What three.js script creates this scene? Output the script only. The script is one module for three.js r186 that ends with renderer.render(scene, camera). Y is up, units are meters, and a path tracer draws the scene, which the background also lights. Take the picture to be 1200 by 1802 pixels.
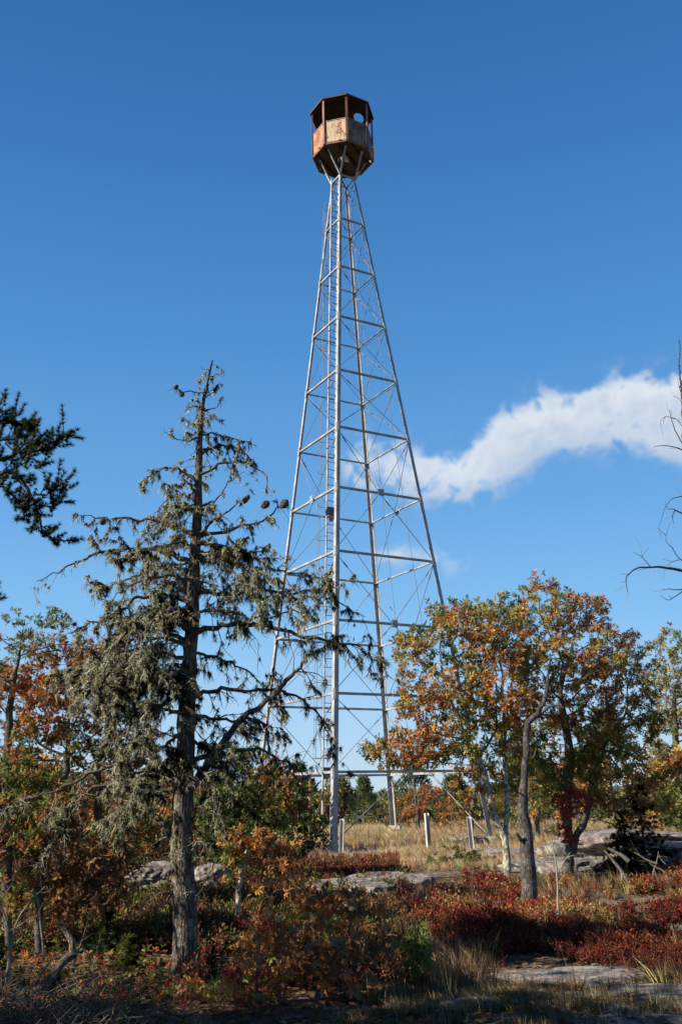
import * as THREE from 'three';
import { mergeGeometries } from 'three/addons/utils/BufferGeometryUtils.js';

// ------------------------------------------------------------------ camera, sky, sun, exposure
const scene = new THREE.Scene();
const FOCAL = 1670, PITCH = 0.2875, ROLL = -0.021, EYE = 1.7, EXPOSURE = 2.0;
const camera = new THREE.PerspectiveCamera(2 * Math.atan(901 / FOCAL) * 180 / Math.PI, 1200 / 1802, 0.1, 20000);
camera.position.set(0, EYE, 0);
camera.rotation.order = 'YXZ';
camera.rotation.set(PITCH, 0, ROLL);
scene.add(camera);
const renderer = new THREE.WebGLRenderer({ antialias: true });
renderer.toneMapping = THREE.LinearToneMapping;
renderer.toneMappingExposure = EXPOSURE;
renderer.shadowMap.enabled = true;
const SUN_AZ = 71 * Math.PI / 180, SUN_EL = 34 * Math.PI / 180;       // to the left and a little behind the viewer
const sunDir = new THREE.Vector3(-Math.sin(SUN_AZ) * Math.cos(SUN_EL), Math.sin(SUN_EL), Math.cos(SUN_AZ) * Math.cos(SUN_EL));
const sun = new THREE.DirectionalLight(new THREE.Color().setRGB(1, 0.9, 0.76), 5);
sun.position.copy(sunDir).multiplyScalar(90).add(new THREE.Vector3(0, 0, -25));
sun.target.position.set(0, 0, -25);
sun.castShadow = true;
sun.shadow.mapSize.set(4096, 4096);
Object.assign(sun.shadow.camera, { left: -55, right: 55, top: 55, bottom: -55, near: 1, far: 260 });
scene.add(sun, sun.target);

function rng(seed) { let a = seed >>> 0; return () => { a = (a + 0x6D2B79F5) >>> 0; let t = Math.imul(a ^ (a >>> 15), 1 | a); t = (t + Math.imul(t ^ (t >>> 7), 61 | t)) ^ t; return ((t ^ (t >>> 14)) >>> 0) / 4294967296; }; }
const hash3 = (x, y, z) => { let h = Math.imul(x, 374761393) + Math.imul(y, 668265263) + Math.imul(z, 2147483647 - 1013); h = Math.imul(h ^ (h >>> 13), 1274126177); h ^= h >>> 16; return (h >>> 0) / 4294967296; };
const fade = t => t * t * (3 - 2 * t);
const mod = (a, n) => ((a % n) + n) % n;
function noise(x, y, z = 0, per = 0) {                                   // value noise 0..1, periodic when per > 0
  const X = Math.floor(x), Y = Math.floor(y), Z = Math.floor(z), u = fade(x - X), v = fade(y - Y), w = fade(z - Z);
  const h = per ? (a, b, c) => hash3(mod(a, per), mod(b, per), c) : hash3;
  const l = (a, b, t) => a + (b - a) * t;
  return l(l(l(h(X, Y, Z), h(X + 1, Y, Z), u), l(h(X, Y + 1, Z), h(X + 1, Y + 1, Z), u), v), l(l(h(X, Y, Z + 1), h(X + 1, Y, Z + 1), u), l(h(X, Y + 1, Z + 1), h(X + 1, Y + 1, Z + 1), u), v), w);
}
function fbm(x, y, z = 0, oct = 4, per = 0) { let s = 0, a = 0.5, n = 0; for (let i = 0; i < oct; i++) { s += a * noise(x, y, z + i * 17, per); n += a; x *= 2; y *= 2; z *= 2; per *= 2; a *= 0.5; } return s / n; }
const lerp = (a, b, t) => a + (b - a) * t, clamp = (x, a = 0, b = 1) => Math.min(b, Math.max(a, x));
const smooth = (a, b, x) => fade(clamp((x - a) / (b - a)));
const V = (x, y, z) => new THREE.Vector3(x, y, z);
const toLin = c => c.map(x => (x / 255 <= 0.04045 ? x / 255 / 12.92 : ((x / 255 + 0.055) / 1.055) ** 2.4));

{ // clear autumn sky: deep blue overhead, pale at the horizon, a bank of cumulus low in the north-east and a few more round the compass
  const W = 3072, H = 1536, data = new Float32Array(W * H * 4);
  const stops = [[-90, [96, 108, 112]], [-4, [150, 180, 200]], [0, [200, 222, 236]], [3.2, [178, 215, 245]], [9.6, [136, 194, 243]], [16.5, [108, 170, 229]], [26.7, [81, 144, 208]], [36.3, [63, 123, 188]], [45, [51, 107, 170]], [65, [40, 88, 148]], [90, [34, 77, 137]]].map(([e, c]) => [e, toLin(c)]);
  // puffs: azimuth to the right of the view (degrees), elevation, half widths, strength
  const puffs = [[17.3, 21.9, 1.5, 1.0, 1.05], [19.3, 21.6, 1.9, 1.1, 1.05], [21.5, 21.2, 2.2, 1.3, 1.0], [15.6, 21.1, 1.4, .85, .85], [13.6, 21.2, 1.7, 1.1, 1.0], [11.8, 20.9, 1.5, 1.2, 1.0], [10.4, 19.8, 1.5, 1.25, 1.05], [8.9, 18.9, 1.5, 1.2, 1.05], [7.4, 18.2, 1.7, 1.1, .95], [5.4, 18.2, 1.7, 1.0, .75], [3.2, 18.9, 1.8, 1.3, .8], [1.5, 19.3, 1.5, 1.2, .65], [18.2, 19.8, 2.2, .8, .5], [20.6, 18.9, 2.4, .9, .5], [23.5, 19.6, 3.4, 1.6, .8], [14.5, 20.0, 2.4, .8, .55], [3.2, 13.7, 1.8, .6, .55], [6.2, 13.2, 1.4, .55, .5]];
  const r = rng(77);
  for (let k = 0; k < 26; k++) { const az = 40 + r() * 280, el = 8 + r() * 24, n = 3 + Math.floor(r() * 6); for (let j = 0; j < n; j++) puffs.push([az + (r() - .5) * 16, el + (r() - .5) * 3, 1.5 + r() * 2.4, .8 + r() * 1.2, .4 + r() * .6]); }
  for (let j = 0; j < H; j++) {
    const el = (j + 0.5) / H * 180 - 90;
    let k = 0; while (k < stops.length - 2 && stops[k + 1][0] < el) k++;
    const t = clamp((el - stops[k][0]) / (stops[k + 1][0] - stops[k][0]));
    const base = [0, 1, 2].map(c => lerp(stops[k][1][c], stops[k + 1][1][c], t));
    const near = puffs.filter(p => Math.abs(p[1] - el) < p[3] * 2.6);
    for (let i = 0; i < W; i++) {
      let c = base, o = (j * W + i) * 4;
      if (near.length) {
        const phi = ((i + 0.5) / W - 0.5) * 2 * Math.PI;                 // atan2(z, x)
        const az = mod(phi * 180 / Math.PI + 90 + 180, 360) - 180;
        let d = 0, low = 0;
        for (const p of near) { let da = az - p[0]; if (da > 180) da -= 360; if (da < -180) da += 360; const x = da * Math.cos(el * Math.PI / 180) / p[2], y = (el - p[1]) / (p[3] * 1.28), q = x * x + y * y; if (q < 7) { const g = p[4] * Math.exp(-q * 1.1); d += g; low += g * -y; } }
        if (d > 0.02) {
          const wx = fbm(az * .8 + 7, el * .9, 33, 3) - .5, wy = fbm(az * .8 + 70, el * .9, 35, 3) - .5, n = fbm((az + wx * 2) * .75 + 40, (el + wy * 2) * 1.0, 3, 6), n2 = fbm((az + wx) * 2.6 + 90, (el + wy) * 3.0, 9, 5);
          const a = smooth(.1, 1.15, d * 1.05 + (n - .5) * 2.3 + (n2 - .5) * .8) * clamp(d * 1.8) * .86;
          const sh = clamp(.42 + low / Math.max(d, .2) * .55 + (n - .5) * 1.2 + (n2 - .5) * .5), cl = [lerp(.84, .55, sh), lerp(.87, .64, sh), lerp(.90, .77, sh)];
          c = base.map((b, q) => lerp(b, cl[q], a));
        }
      }
      data[o] = c[0] / EXPOSURE; data[o + 1] = c[1] / EXPOSURE; data[o + 2] = c[2] / EXPOSURE; data[o + 3] = 1;
    }
  }
  const sky = new THREE.DataTexture(data, W, H, THREE.RGBAFormat, THREE.FloatType);
  sky.mapping = THREE.EquirectangularReflectionMapping; sky.magFilter = sky.minFilter = THREE.LinearFilter; sky.needsUpdate = true;
  scene.background = sky; scene.environment = sky;
}

// ------------------------------------------------------------------ helpers
const cr = Math.cos(ROLL), sr = Math.sin(ROLL), cp = Math.cos(PITCH), sp = Math.sin(PITCH);
function ray(px, py) { const u = px - 600, v = py - 901, a = (cr * u + sr * v) / FOCAL, b = -(-sr * u + cr * v) / FOCAL; return V(a, b * cp + sp, -(cp - b * sp)); }
function at(px, py, d) { const r = ray(px, py); return r.multiplyScalar(d / -r.z).add(V(0, EYE, 0)); }    // the point seen there, d metres in front of the viewer
const used = {};
function numbered(n) { const k = used[n] = (used[n] ?? -1) + 1; return k ? `${n}_${String(k).padStart(3, '0')}` : n; }
function tag(o, label, category, group, kind) { if (label) o.userData.label = label; if (category) o.userData.category = category; if (group) o.userData.group = group; if (kind) o.userData.kind = kind; return o; }
function base(name, p, label, category, group) { const g = new THREE.Group(); g.name = numbered(name); g.position.copy(p); scene.add(g); return tag(g, label, category, group); }
function finish(m) { m.castShadow = m.receiveShadow = true; return m; }
function part(name, geo, mat, parent) { const m = finish(new THREE.Mesh(geo, mat)); m.name = parent === scene ? numbered(name) : name; parent.add(m); return m; }
function copy(o, label, group) { const c = o.clone(); c.name = numbered(o.name.replace(/_\d{3}$/, '')); c.userData = { ...o.userData }; if (label) c.userData.label = label; if (group) c.userData.group = group; scene.add(c); return c; }
class MB {
  constructor(org = V(0, 0, 0)) { this.p = []; this.n = []; this.u = []; this.c = []; this.i = []; this.o = org; this.col = null; }
  get count() { return this.p.length / 3; }
  v(p, n, u = 0, w = 0) { this.p.push(p.x - this.o.x, p.y - this.o.y, p.z - this.o.z); this.n.push(n.x, n.y, n.z); this.u.push(u, w); if (this.col) this.c.push(...this.col); return this.count - 1; }
  tube(pts, rad, sides = 6, scale = 1) {
    const N = pts.length; if (N < 2) return;
    let prev = null, len = 0; const start = this.count, T = V(0, 0, 0);
    const wrap = Math.max(1, Math.round(6.283 * rad[0] / (0.32 * scale)));
    for (let k = 0; k < N; k++) {
      T.copy(pts[Math.min(k + 1, N - 1)]).sub(pts[Math.max(k - 1, 0)]).normalize();
      let a = prev ? prev.clone() : (Math.abs(T.y) < 0.9 ? V(0, 1, 0) : V(1, 0, 0)).cross(T);
      a.addScaledVector(T, -a.dot(T)).normalize(); prev = a;
      const b = T.clone().cross(a); if (k) len += pts[k].distanceTo(pts[k - 1]);
      for (let s = 0; s <= sides; s++) { const th = s / sides * 2 * Math.PI, n = a.clone().multiplyScalar(Math.cos(th)).addScaledVector(b, Math.sin(th)); this.v(pts[k].clone().addScaledVector(n, rad[k]), n, s / sides * wrap, len / (0.64 * scale)); }
    }
    const R = sides + 1;
    for (let k = 0; k < N - 1; k++) for (let s = 0; s < sides; s++) { const q = start + k * R + s; this.i.push(q, q + 1, q + R, q + 1, q + R + 1, q + R); }
    for (const e of [0, N - 1]) { const n = pts[e].clone().sub(pts[e ? N - 2 : 1]).normalize(), c = this.v(pts[e].clone().addScaledVector(n, rad[e] * .3), n); for (let s = 0; s < sides; s++) { const q = start + e * R + s; e ? this.i.push(q, q + 1, c) : this.i.push(q + 1, q, c); } }
  }
  bar(P, Q, a, b) {                                                     // a box from P to Q; a and b are its full width vectors
    const X = [P, Q].flatMap(p => [[-.5, -.5], [.5, -.5], [.5, .5], [-.5, .5]].map(([s, t]) => p.clone().addScaledVector(a, s).addScaledVector(b, t)));
    this.faces(X, [[0, 1, 2, 3], [7, 6, 5, 4], [0, 4, 5, 1], [1, 5, 6, 2], [2, 6, 7, 3], [3, 7, 4, 0]]);
  }
  faces(X, F) {
    const mid = X.reduce((s, p) => s.add(p), V(0, 0, 0)).divideScalar(X.length);
    for (const f of F) {
      let n = X[f[1]].clone().sub(X[f[0]]).cross(X[f[2]].clone().sub(X[f[0]])).normalize(), g = f;
      if (n.dot(X[f[0]].clone().sub(mid)) < 0) { n.negate(); g = [...f].reverse(); }
      const e = X[g[1]].clone().sub(X[g[0]]).normalize(), h = n.clone().cross(e), id = g.map(k => this.v(X[k], n, X[k].clone().sub(X[g[0]]).dot(e), X[k].clone().sub(X[g[0]]).dot(h)));
      for (let k = 1; k < id.length - 1; k++) this.i.push(id[0], id[k], id[k + 1]);
    }
  }
  leaf(P, dir, nrm, len, wid, curl = 0.15, lobes = OAK) {              // a blade with a folded midrib
    const side = dir.clone().cross(nrm).normalize(), at2 = (t, s, w) => P.clone().addScaledVector(dir, t * len).addScaledVector(side, s * w * wid).addScaledVector(nrm, (.22 * w - curl * t * t) * len);
    const st = this.count, L = lobes.length;
    for (const [t, w] of lobes) for (const s of [-1, 0, 1]) this.v(at2(t, s, s ? w : 0), nrm.clone().addScaledVector(side, -s * .35).normalize(), .5 + s * w, t);
    for (let k = 0; k < L - 1; k++) { const q = st + k * 3; this.i.push(q, q + 1, q + 3, q + 1, q + 4, q + 3, q + 1, q + 2, q + 4, q + 2, q + 5, q + 4); }
  }
  geo() {
    const g = new THREE.BufferGeometry();
    g.setAttribute('position', new THREE.Float32BufferAttribute(this.p, 3)); g.setAttribute('normal', new THREE.Float32BufferAttribute(this.n, 3)); g.setAttribute('uv', new THREE.Float32BufferAttribute(this.u, 2));
    if (this.c.length) g.setAttribute('color', new THREE.Float32BufferAttribute(this.c, 3));
    g.setIndex(this.i); return g;
  }
  build(name, mat, parent) { return part(name, this.geo(), mat, parent); }
}
const OAK = [[0, .02], [.10, .03], [.22, .30], [.30, .12], [.46, .52], [.54, .18], [.70, .48], [.77, .16], [.90, .24], [1, .01]];
const BLADE = [[0, .08], [.3, .5], [.65, .42], [1, .02]];
function path(pts, n, jit, r) {                                          // smooth curve through pts with n steps and a natural wobble
  const c = new THREE.CatmullRomCurve3(pts, false, 'centripetal').getPoints(n);
  for (let k = 1; k < c.length - 1; k++) c[k].add(V(r() - .5, r() - .5, r() - .5).multiplyScalar(jit * 2));
  return c;
}
const taper = (n, a, b, pw = 1) => Array.from({ length: n }, (_, k) => lerp(a, b, (k / (n - 1)) ** pw));
const rvec = r => { const z = r() * 2 - 1, a = r() * 6.2832, s = Math.sqrt(1 - z * z); return V(s * Math.cos(a), z, s * Math.sin(a)); };

// textures and materials
function tex(w, h, fn, srgb, rx = 1, ry = 1) {
  const d = new Uint8Array(w * h * 4);
  for (let j = 0; j < h; j++) for (let i = 0; i < w; i++) { const c = fn(i / w, j / h), o = (j * w + i) * 4; for (let k = 0; k < 3; k++) { const x = clamp(Array.isArray(c) ? c[k] : c); d[o + k] = 255 * (srgb ? (x <= .0031308 ? x * 12.92 : 1.055 * x ** (1 / 2.4) - .055) : x); } d[o + 3] = 255; }
  const t = new THREE.DataTexture(d, w, h); t.wrapS = t.wrapT = THREE.RepeatWrapping; t.magFilter = t.minFilter = THREE.LinearFilter; t.repeat.set(rx, ry); t.needsUpdate = true;
  if (srgb) t.colorSpace = THREE.SRGBColorSpace; return t;
}
const mix3 = (a, b, t) => a.map((x, k) => lerp(x, b[k], t));
const barkH = (u, v) => { const w = fbm(u * 6, v * 6, 1, 3, 6) * .35; const ridge = Math.abs(fbm((u + w * .12) * 14, v * 5, 5, 3, 1e9) - .5) * 3.2; const crack = noise(u * 9 + w * 3, v * 16, 2, 0); return clamp(.25 + ridge * 1.1 - (crack < .22 ? .25 : 0)); };
const wrapU = (f, u, v) => { const a = smooth(.8, 1, u), b = smooth(.8, 1, v); return lerp(lerp(f(u, v), f(u - 1, v), a), lerp(f(u, v - 1), f(u - 1, v - 1), a), b); };
const barkHeight = tex(256, 256, (u, v) => wrapU(barkH, u, v));
const barkColor = (dark, light, spot, s0 = .58) => tex(256, 256, (u, v) => { const h = wrapU(barkH, u, v), n = fbm(u * 8, v * 8, 11, 4, 8); return mix3(mix3(dark, light, clamp(h * 1.25 - .3 + (n - .5) * .7)), spot, smooth(s0, s0 + .08, fbm(u * 9, v * 9, 31, 4, 9))); }, true);
const std = (o) => new THREE.MeshStandardMaterial({ roughness: .9, metalness: 0, ...o });
const bark = (d, l, s, b = .02, s0) => std({ map: barkColor(d, l, s, s0), bumpMap: barkHeight, bumpScale: b, roughness: .95 });
const M = {
  conifer: bark([.03, .02, .015], [.17, .125, .095], [.24, .235, .17]),
  oakBark: bark([.04, .034, .028], [.15, .13, .11], [.20, .20, .16]),
  lichenBark: bark([.07, .06, .05], [.24, .22, .17], [.50, .49, .34], .01, .46),
  snag: bark([.022, .02, .018], [.12, .105, .095], [.22, .20, .185]),
  deadWood: std({ color: new THREE.Color().setRGB(.21, .18, .15), bumpMap: barkHeight, bumpScale: .006 }),
  twig: std({ color: new THREE.Color().setRGB(.085, .07, .055) }),
  greyTwig: std({ color: new THREE.Color().setRGB(.23, .205, .17) }),
  pineBark: bark([.06, .04, .03], [.20, .14, .10], [.15, .12, .10]),
  cone: std({ color: new THREE.Color().setRGB(.07, .055, .04), bumpMap: barkHeight, bumpScale: .01 }),
};
const foliage = (o = {}) => new THREE.MeshPhysicalMaterial({ roughness: .85, metalness: 0, side: THREE.DoubleSide, vertexColors: true, transmission: .35, thickness: 0, specularIntensity: .18, ...o });
M.leaf = foliage({ transmission: .42 }); M.needle = foliage({ transmission: .2 }); M.lichen = foliage({ transmission: .4, roughness: 1, specularIntensity: .1 }); M.grass = foliage({ transmission: .4 });
const granite = (lichen) => {
  const col = tex(512, 512, (u, v) => { const a = fbm(u * 6, v * 6, 2, 5, 6), b = fbm(u * 40, v * 40, 7, 2, 40), c = fbm(u * 9, v * 9, 21, 4, 9), s = noise(u * 170, v * 170, 3, 170); let k = mix3([.06, .052, .046], [.235, .20, .18], clamp(a * 1.9 - .5)); k = mix3(k, [.40, .29, .25], smooth(.5, .75, b) * .5); k = mix3(k, [.07, .07, .062], smooth(.53, .62, c) * lichen); k = mix3(k, [.30, .31, .24], smooth(.62, .7, fbm(u * 14, v * 14, 41, 3, 14)) * .6); return k.map(x => x * (s < .16 ? .45 : s > .88 ? 1.25 : 1)); }, true);
  const hgt = tex(512, 512, (u, v) => { const a = fbm(u * 8, v * 8, 4, 6, 8), cr_ = Math.abs(fbm(u * 4, v * 4, 60, 3, 4) - .5); return clamp(a * .8 + .1 - (cr_ < .012 ? .3 : 0)); });
  return std({ map: col, bumpMap: hgt, bumpScale: .035, roughness: .92 });
};
M.granite = granite(.8); M.paleGranite = granite(.45);
const steelTex = tex(256, 256, (u, v) => { const a = fbm(u * 5, v * 5, 3, 5, 5), b = noise(u * 60, v * 8, 2, 0); return mix3(mix3([.17, .172, .174], [.40, .404, .406], clamp(a * 1.4 - .12 + (b - .5) * .25)), [.22, .13, .08], smooth(.64, .74, fbm(u * 7, v * 7, 55, 4, 7)) * .4); }, true);
M.steel = std({ map: steelTex, metalness: .05, roughness: .62 });
M.rod = std({ color: new THREE.Color().setRGB(.17, .172, .174), metalness: .2, roughness: .5 });
M.rustPipe = std({ color: new THREE.Color().setRGB(.42, .13, .045), roughness: .8 });
M.post = std({ map: tex(128, 128, (u, v) => { const a = fbm(u * 5, v * 5, 9, 4, 5); return mix3([.28, .275, .26], [.52, .52, .50], a); }, true), roughness: .6 });
M.darkSteel = std({ color: new THREE.Color().setRGB(.10, .10, .105), metalness: .3, roughness: .6 });
const rust = (paint, rustC, amount) => std({ map: tex(256, 256, (u, v) => { const a = fbm(u * 4, v * 4, amount * 10 + 1, 5, 4), b = fbm(u * 22, v * 22, 8, 3, 22), st = fbm(u * 3, v * 26, 15, 3, 0); const k = smooth(.62 - amount * .4, .72 - amount * .25, a + (b - .5) * .35 + (st - .5) * .18); return mix3(mix3(paint, paint.map(x => x * .72), smooth(.4, .7, st)), mix3(rustC, rustC.map(x => x * .45), b), k); }, true), bumpMap: barkHeight, bumpScale: .002, roughness: .75, metalness: .1 });
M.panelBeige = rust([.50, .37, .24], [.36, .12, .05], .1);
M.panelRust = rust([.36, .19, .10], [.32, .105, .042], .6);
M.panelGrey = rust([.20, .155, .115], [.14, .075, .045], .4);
M.frameRust = rust([.22, .095, .06], [.15, .05, .028], .6);
M.eave = rust([.06, .035, .028], [.05, .027, .02], .6);
M.roofRust = rust([.06, .035, .025], [.045, .025, .018], .7);
const plankTex = tex(128, 256, (u, v) => { const g = fbm(u * 30, v * 3, 6, 4, 0); return mix3([.045, .03, .02], [.13, .085, .055], g); }, true);
M.plank = std({ map: plankTex });
M.white = std({ color: new THREE.Color().setRGB(.8, .8, .78), roughness: .4 });
M.concrete = std({ map: tex(128, 128, (u, v) => { const a = fbm(u * 8, v * 8, 5, 4, 8); return mix3([.36, .28, .22], [.55, .46, .38], a); }, true) });

// ------------------------------------------------------------------ ground
function gh(x, z) {                                                      // height of the land
  const d = -z;
  let h = lerp(-.24, 0, smooth(14, 19.5, d + (fbm(x * .3, 4, 2, 2) - .5) * 5));
  const n = (fbm(x * .45 + 50, z * .45 + 50, 0, 4) - .5);
  h += n * .26 * smooth(3, 8, d) * (1 - .75 * smooth(18, 23, d));
  h += .03 * Math.exp(-(((x - 5) / 6) ** 2) - ((d - 27) / 5) ** 2);
  const R = Math.hypot(x, d - 24);
  if (R > 26) { h -= Math.min(30, (R - 26) ** 1.25 * .055); h += (fbm(x * .012 + 9, z * .012 + 3, 0, 3) - .5) * Math.min(26, (R - 26) * .12); }
  if (R > 900) h += smooth(900, 5200, R) * (20 + 34 * (fbm(x * .0007 + 3, z * .0007, 4, 3) - .35));
  return h;
}
const onGround = (px, py) => { let lo = 2, hi = 80; for (let k = 0; k < 40; k++) { const m = (lo + hi) / 2, p = at(px, py, m); if (p.y > gh(p.x, p.z)) lo = m; else hi = m; } const p = at(px, py, lo); p.y = gh(p.x, p.z); return p; };
const drop = (px, d, dy = 0) => { const p = at(px, 1400, d); p.y = gh(p.x, p.z) + dy; return p; };
const sel = { // where the ground is what
  grass: (x, z) => { const d = -z; return smooth(21, 24, d + (fbm(x * .5, z * .5, 8, 3) - .5) * 6) * smooth(-7, -2.5, x + (fbm(z * .4, 2, 1, 2) - .5) * 3); },
  rock: (x, z) => smooth(.56, .62, fbm(x * .32 + 20, z * .42 + 7, 5, 4) + .06 * smooth(0, 4, x) * (-z < 12 ? 1 : 0) + .05 * (x > 5 && -z > 20 ? 1 : 0)),
};
{
  const rings = [0]; for (let r = .6, k = 0; r < 9000; k++) { rings.push(r); r += r < 3 ? .6 : Math.max(.14, (r < 48 ? .0085 : .04) * r); }
  const A = 288, pos = [], col = [], uv = [], idx = [];
  const angs = Array.from({ length: A + 1 }, (_, k) => { const t = k / A; return t < .7 ? lerp(-.46, .46, t / .7) : lerp(.46, 2 * Math.PI - .46, (t - .7) / .3); });
  for (const r of rings) for (const a of angs) {
    const x = r * Math.sin(a), z = -r * Math.cos(a); pos.push(x, gh(x, z), z); uv.push(x / 2.2, z / 2.2);
    let c = mix3([.085, .054, .028], [.12, .09, .03], smooth(.4, .62, fbm(x * 1.1, z * 1.1, 3, 4)));
    c = mix3(c, [.24, .175, .095], sel.grass(x, z) * .9); c = mix3(c, [.17, .145, .12], sel.rock(x, z) * .85 * (Math.hypot(x, z) < 50 ? 1 : 0));
    c = mix3(c, [.035, .05, .022], smooth(45, 70, Math.hypot(x, z))); col.push(...c);
  }
  for (let k = 0; k < rings.length - 1; k++) for (let a = 0; a < A; a++) { const q = k * (A + 1) + a; idx.push(q, q + 1, q + A + 1, q + 1, q + A + 2, q + A + 1); }
  const g = new THREE.BufferGeometry(); g.setAttribute('position', new THREE.Float32BufferAttribute(pos, 3)); g.setAttribute('color', new THREE.Float32BufferAttribute(col, 3)); g.setAttribute('uv', new THREE.Float32BufferAttribute(uv, 2)); g.setIndex(idx); g.computeVertexNormals();
  const grain = tex(512, 512, (u, v) => { const a = fbm(u * 9, v * 9, 5, 6, 9), b = noise(u * 128, v * 128, 2, 128); return mix3([.45, .42, .4], [1, .98, .95], clamp(a * 1.3 - .15 + (b - .5) * .4)); }, true);
  const gm = tex(512, 512, (u, v) => fbm(u * 16, v * 16, 12, 5, 16));
  tag(part('ground', g, std({ map: grain, bumpMap: gm, bumpScale: .05, vertexColors: true, roughness: 1 }), scene), 'leaf-strewn forest ground rising to a grassy rocky clearing', 'ground', null, 'structure');
}

// ------------------------------------------------------------------ fire lookout tower
{
  const CX = .6697, CZ = 34.3, YAW = .2667, WB = 4.2986, WT = .4786, LX = -.283, HT = 26.544;
  const org = V(CX, gh(CX, -CZ), -CZ), T = base('fire_tower', org, 'tall galvanised steel lookout tower with rusty octagonal cab on top', 'tower');
  const mb = () => new MB(org);
  const ctr = y => V(CX + LX * y / HT, y, -CZ);
  const wid = y => lerp(WB, WT, y / HT);
  const AN = [Math.PI, -Math.PI / 2, 0, Math.PI / 2].map(a => a + YAW);
  const leg = (k, y) => { const a = AN[mod(k, 4)], w = wid(y); return ctr(y).add(V(w * Math.sin(a), 0, -w * Math.cos(a))); };
  const LV = [26.35, 24.0725, 21.6892, 19.3089, 16.9082, 14.4847, 12.0704, 9.6667, 7.2131, 4.7753, 2.3229];
  const UP = V(0, 1, 0);
  for (let k = 0; k < 4; k++) {
    const m = mb(), seg = [-.05, ...[...LV].reverse()];
    for (let s = 0; s < seg.length - 1; s++) {
      const y0 = seg[s], y1 = seg[s + 1], P = leg(k, y0), Q = leg(k, y1), sz = lerp(.165, .088, y0 / HT), th = .014;
      const e1 = leg(k + 1, 0).sub(leg(k, 0)).setY(0).normalize(), e2 = leg(k - 1, 0).sub(leg(k, 0)).setY(0).normalize();
      for (const [e, f] of [[e1, e2], [e2, e1]]) m.bar(P.clone().addScaledVector(e, sz / 2).addScaledVector(f, e === e1 ? 0 : .0), Q.clone().addScaledVector(e, sz / 2), e.clone().multiplyScalar(sz), f.clone().multiplyScalar(th));
      if (s) for (const [e, f] of [[e1, e2], [e2, e1]]) { const o = f.clone().multiplyScalar(-.018), d = Q.clone().sub(P).normalize(), c = P.clone().addScaledVector(e, sz * .5).add(o); m.bar(c.clone().addScaledVector(d, -.2), c.clone().addScaledVector(d, .16), e.clone().multiplyScalar(sz * .92), f.clone().multiplyScalar(.014)); for (const q of [-.15, -.05, .05, .12]) m.bar(c.clone().addScaledVector(d, q).addScaledVector(f, -.006), c.clone().addScaledVector(d, q).addScaledVector(f, -.026), d.clone().multiplyScalar(.025), e.clone().multiplyScalar(.025)); }
    }
    m.build('leg', M.steel, T);
    const F = leg(k, 0), fm = mb(); fm.bar(V(F.x, -.4, F.z), V(F.x, k === 2 ? .44 : .2, F.z), V(.46, 0, .1), V(-.1, 0, .46)); fm.bar(V(F.x, k === 2 ? .44 : .2, F.z), V(F.x, k === 2 ? .455 : .215, F.z), V(.36, 0, .07), V(-.07, 0, .36)); fm.build('footing', M.concrete, T);
  }
  LV.forEach((y, i) => {
    for (let k = 0; k < 4; k++) {
      const m = mb(), P = leg(k, y), Q = leg(k + 1, y), d = Q.clone().sub(P).normalize(), inw = ctr(y).sub(P.clone().add(Q).multiplyScalar(.5)).setY(0).normalize(), h = lerp(.055, .08, (HT - y) / HT);
      P.addScaledVector(d, .02).addScaledVector(inw, .012); Q.addScaledVector(d, -.02).addScaledVector(inw, .012);
      m.bar(P, Q, UP.clone().multiplyScalar(h), inw.clone().multiplyScalar(.011));
      m.bar(P.clone().addScaledVector(inw, h / 2).addScaledVector(UP, -h / 2), Q.clone().addScaledVector(inw, h / 2).addScaledVector(UP, -h / 2), UP.clone().multiplyScalar(.011), inw.clone().multiplyScalar(h));
      m.build('crossbar', M.steel, T);
    }
  });
  const rod = (P, Q, r = .016) => { const m = mb(); const d = Q.clone().sub(P); m.tube([P, P.clone().addScaledVector(d, .5), Q], [r, r, r], 5); const c = P.clone().addScaledVector(d, .12), e = d.clone().normalize(); m.tube([c, c.clone().addScaledVector(e, .22)], [r * 2.1, r * 2.1], 6); m.build('brace_rod', M.rod, T); };
  const inset = (k, y, o) => leg(k, y).lerp(ctr(y), .02 + o * .012);
  for (let i = 0; i < 5; i++) for (let k = 0; k < 4; k++) { rod(inset(k, LV[i] - .12, 1), inset(k + 1, LV[i + 1] + .1, 1), .010); rod(inset(k + 1, LV[i] - .12, 2), inset(k, LV[i + 1] + .1, 2), .010); }
  for (const [a, b, c] of [[5, 6, 7], [7, 8, 9], [9, 10, 11]]) for (let k = 0; k < 4; k++) {
    const yb = c === 11 ? .25 : LV[c] + .1, mid = leg(k, LV[b]).add(leg(k + 1, LV[b])).multiplyScalar(.5).lerp(ctr(LV[b]), .03), r = c === 11 ? .018 : .012;
    for (const q of [k, k + 1]) { rod(inset(q, LV[a] - .12, 1), mid, .012); rod(mid, inset(q, yb, 1), r); }
    const m = mb(), e = leg(k + 1, 5).sub(leg(k, 5)).setY(0).normalize(), out = mid.clone().sub(ctr(LV[b])).setY(0).normalize(); m.bar(mid.clone().addScaledVector(out, .10), mid.clone().addScaledVector(out, .115), e.clone().multiplyScalar(.24), UP.clone().multiplyScalar(.26));
    for (const [s, t] of [[-.07, -.07], [.07, -.07], [.07, .07], [-.07, .07]]) m.bar(mid.clone().addScaledVector(out, .115).addScaledVector(e, s).addScaledVector(UP, t), mid.clone().addScaledVector(out, .14).addScaledVector(e, s).addScaledVector(UP, t), e.clone().multiplyScalar(.035), UP.clone().multiplyScalar(.035));
    m.build('gusset_plate', M.steel, T);
  }
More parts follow.
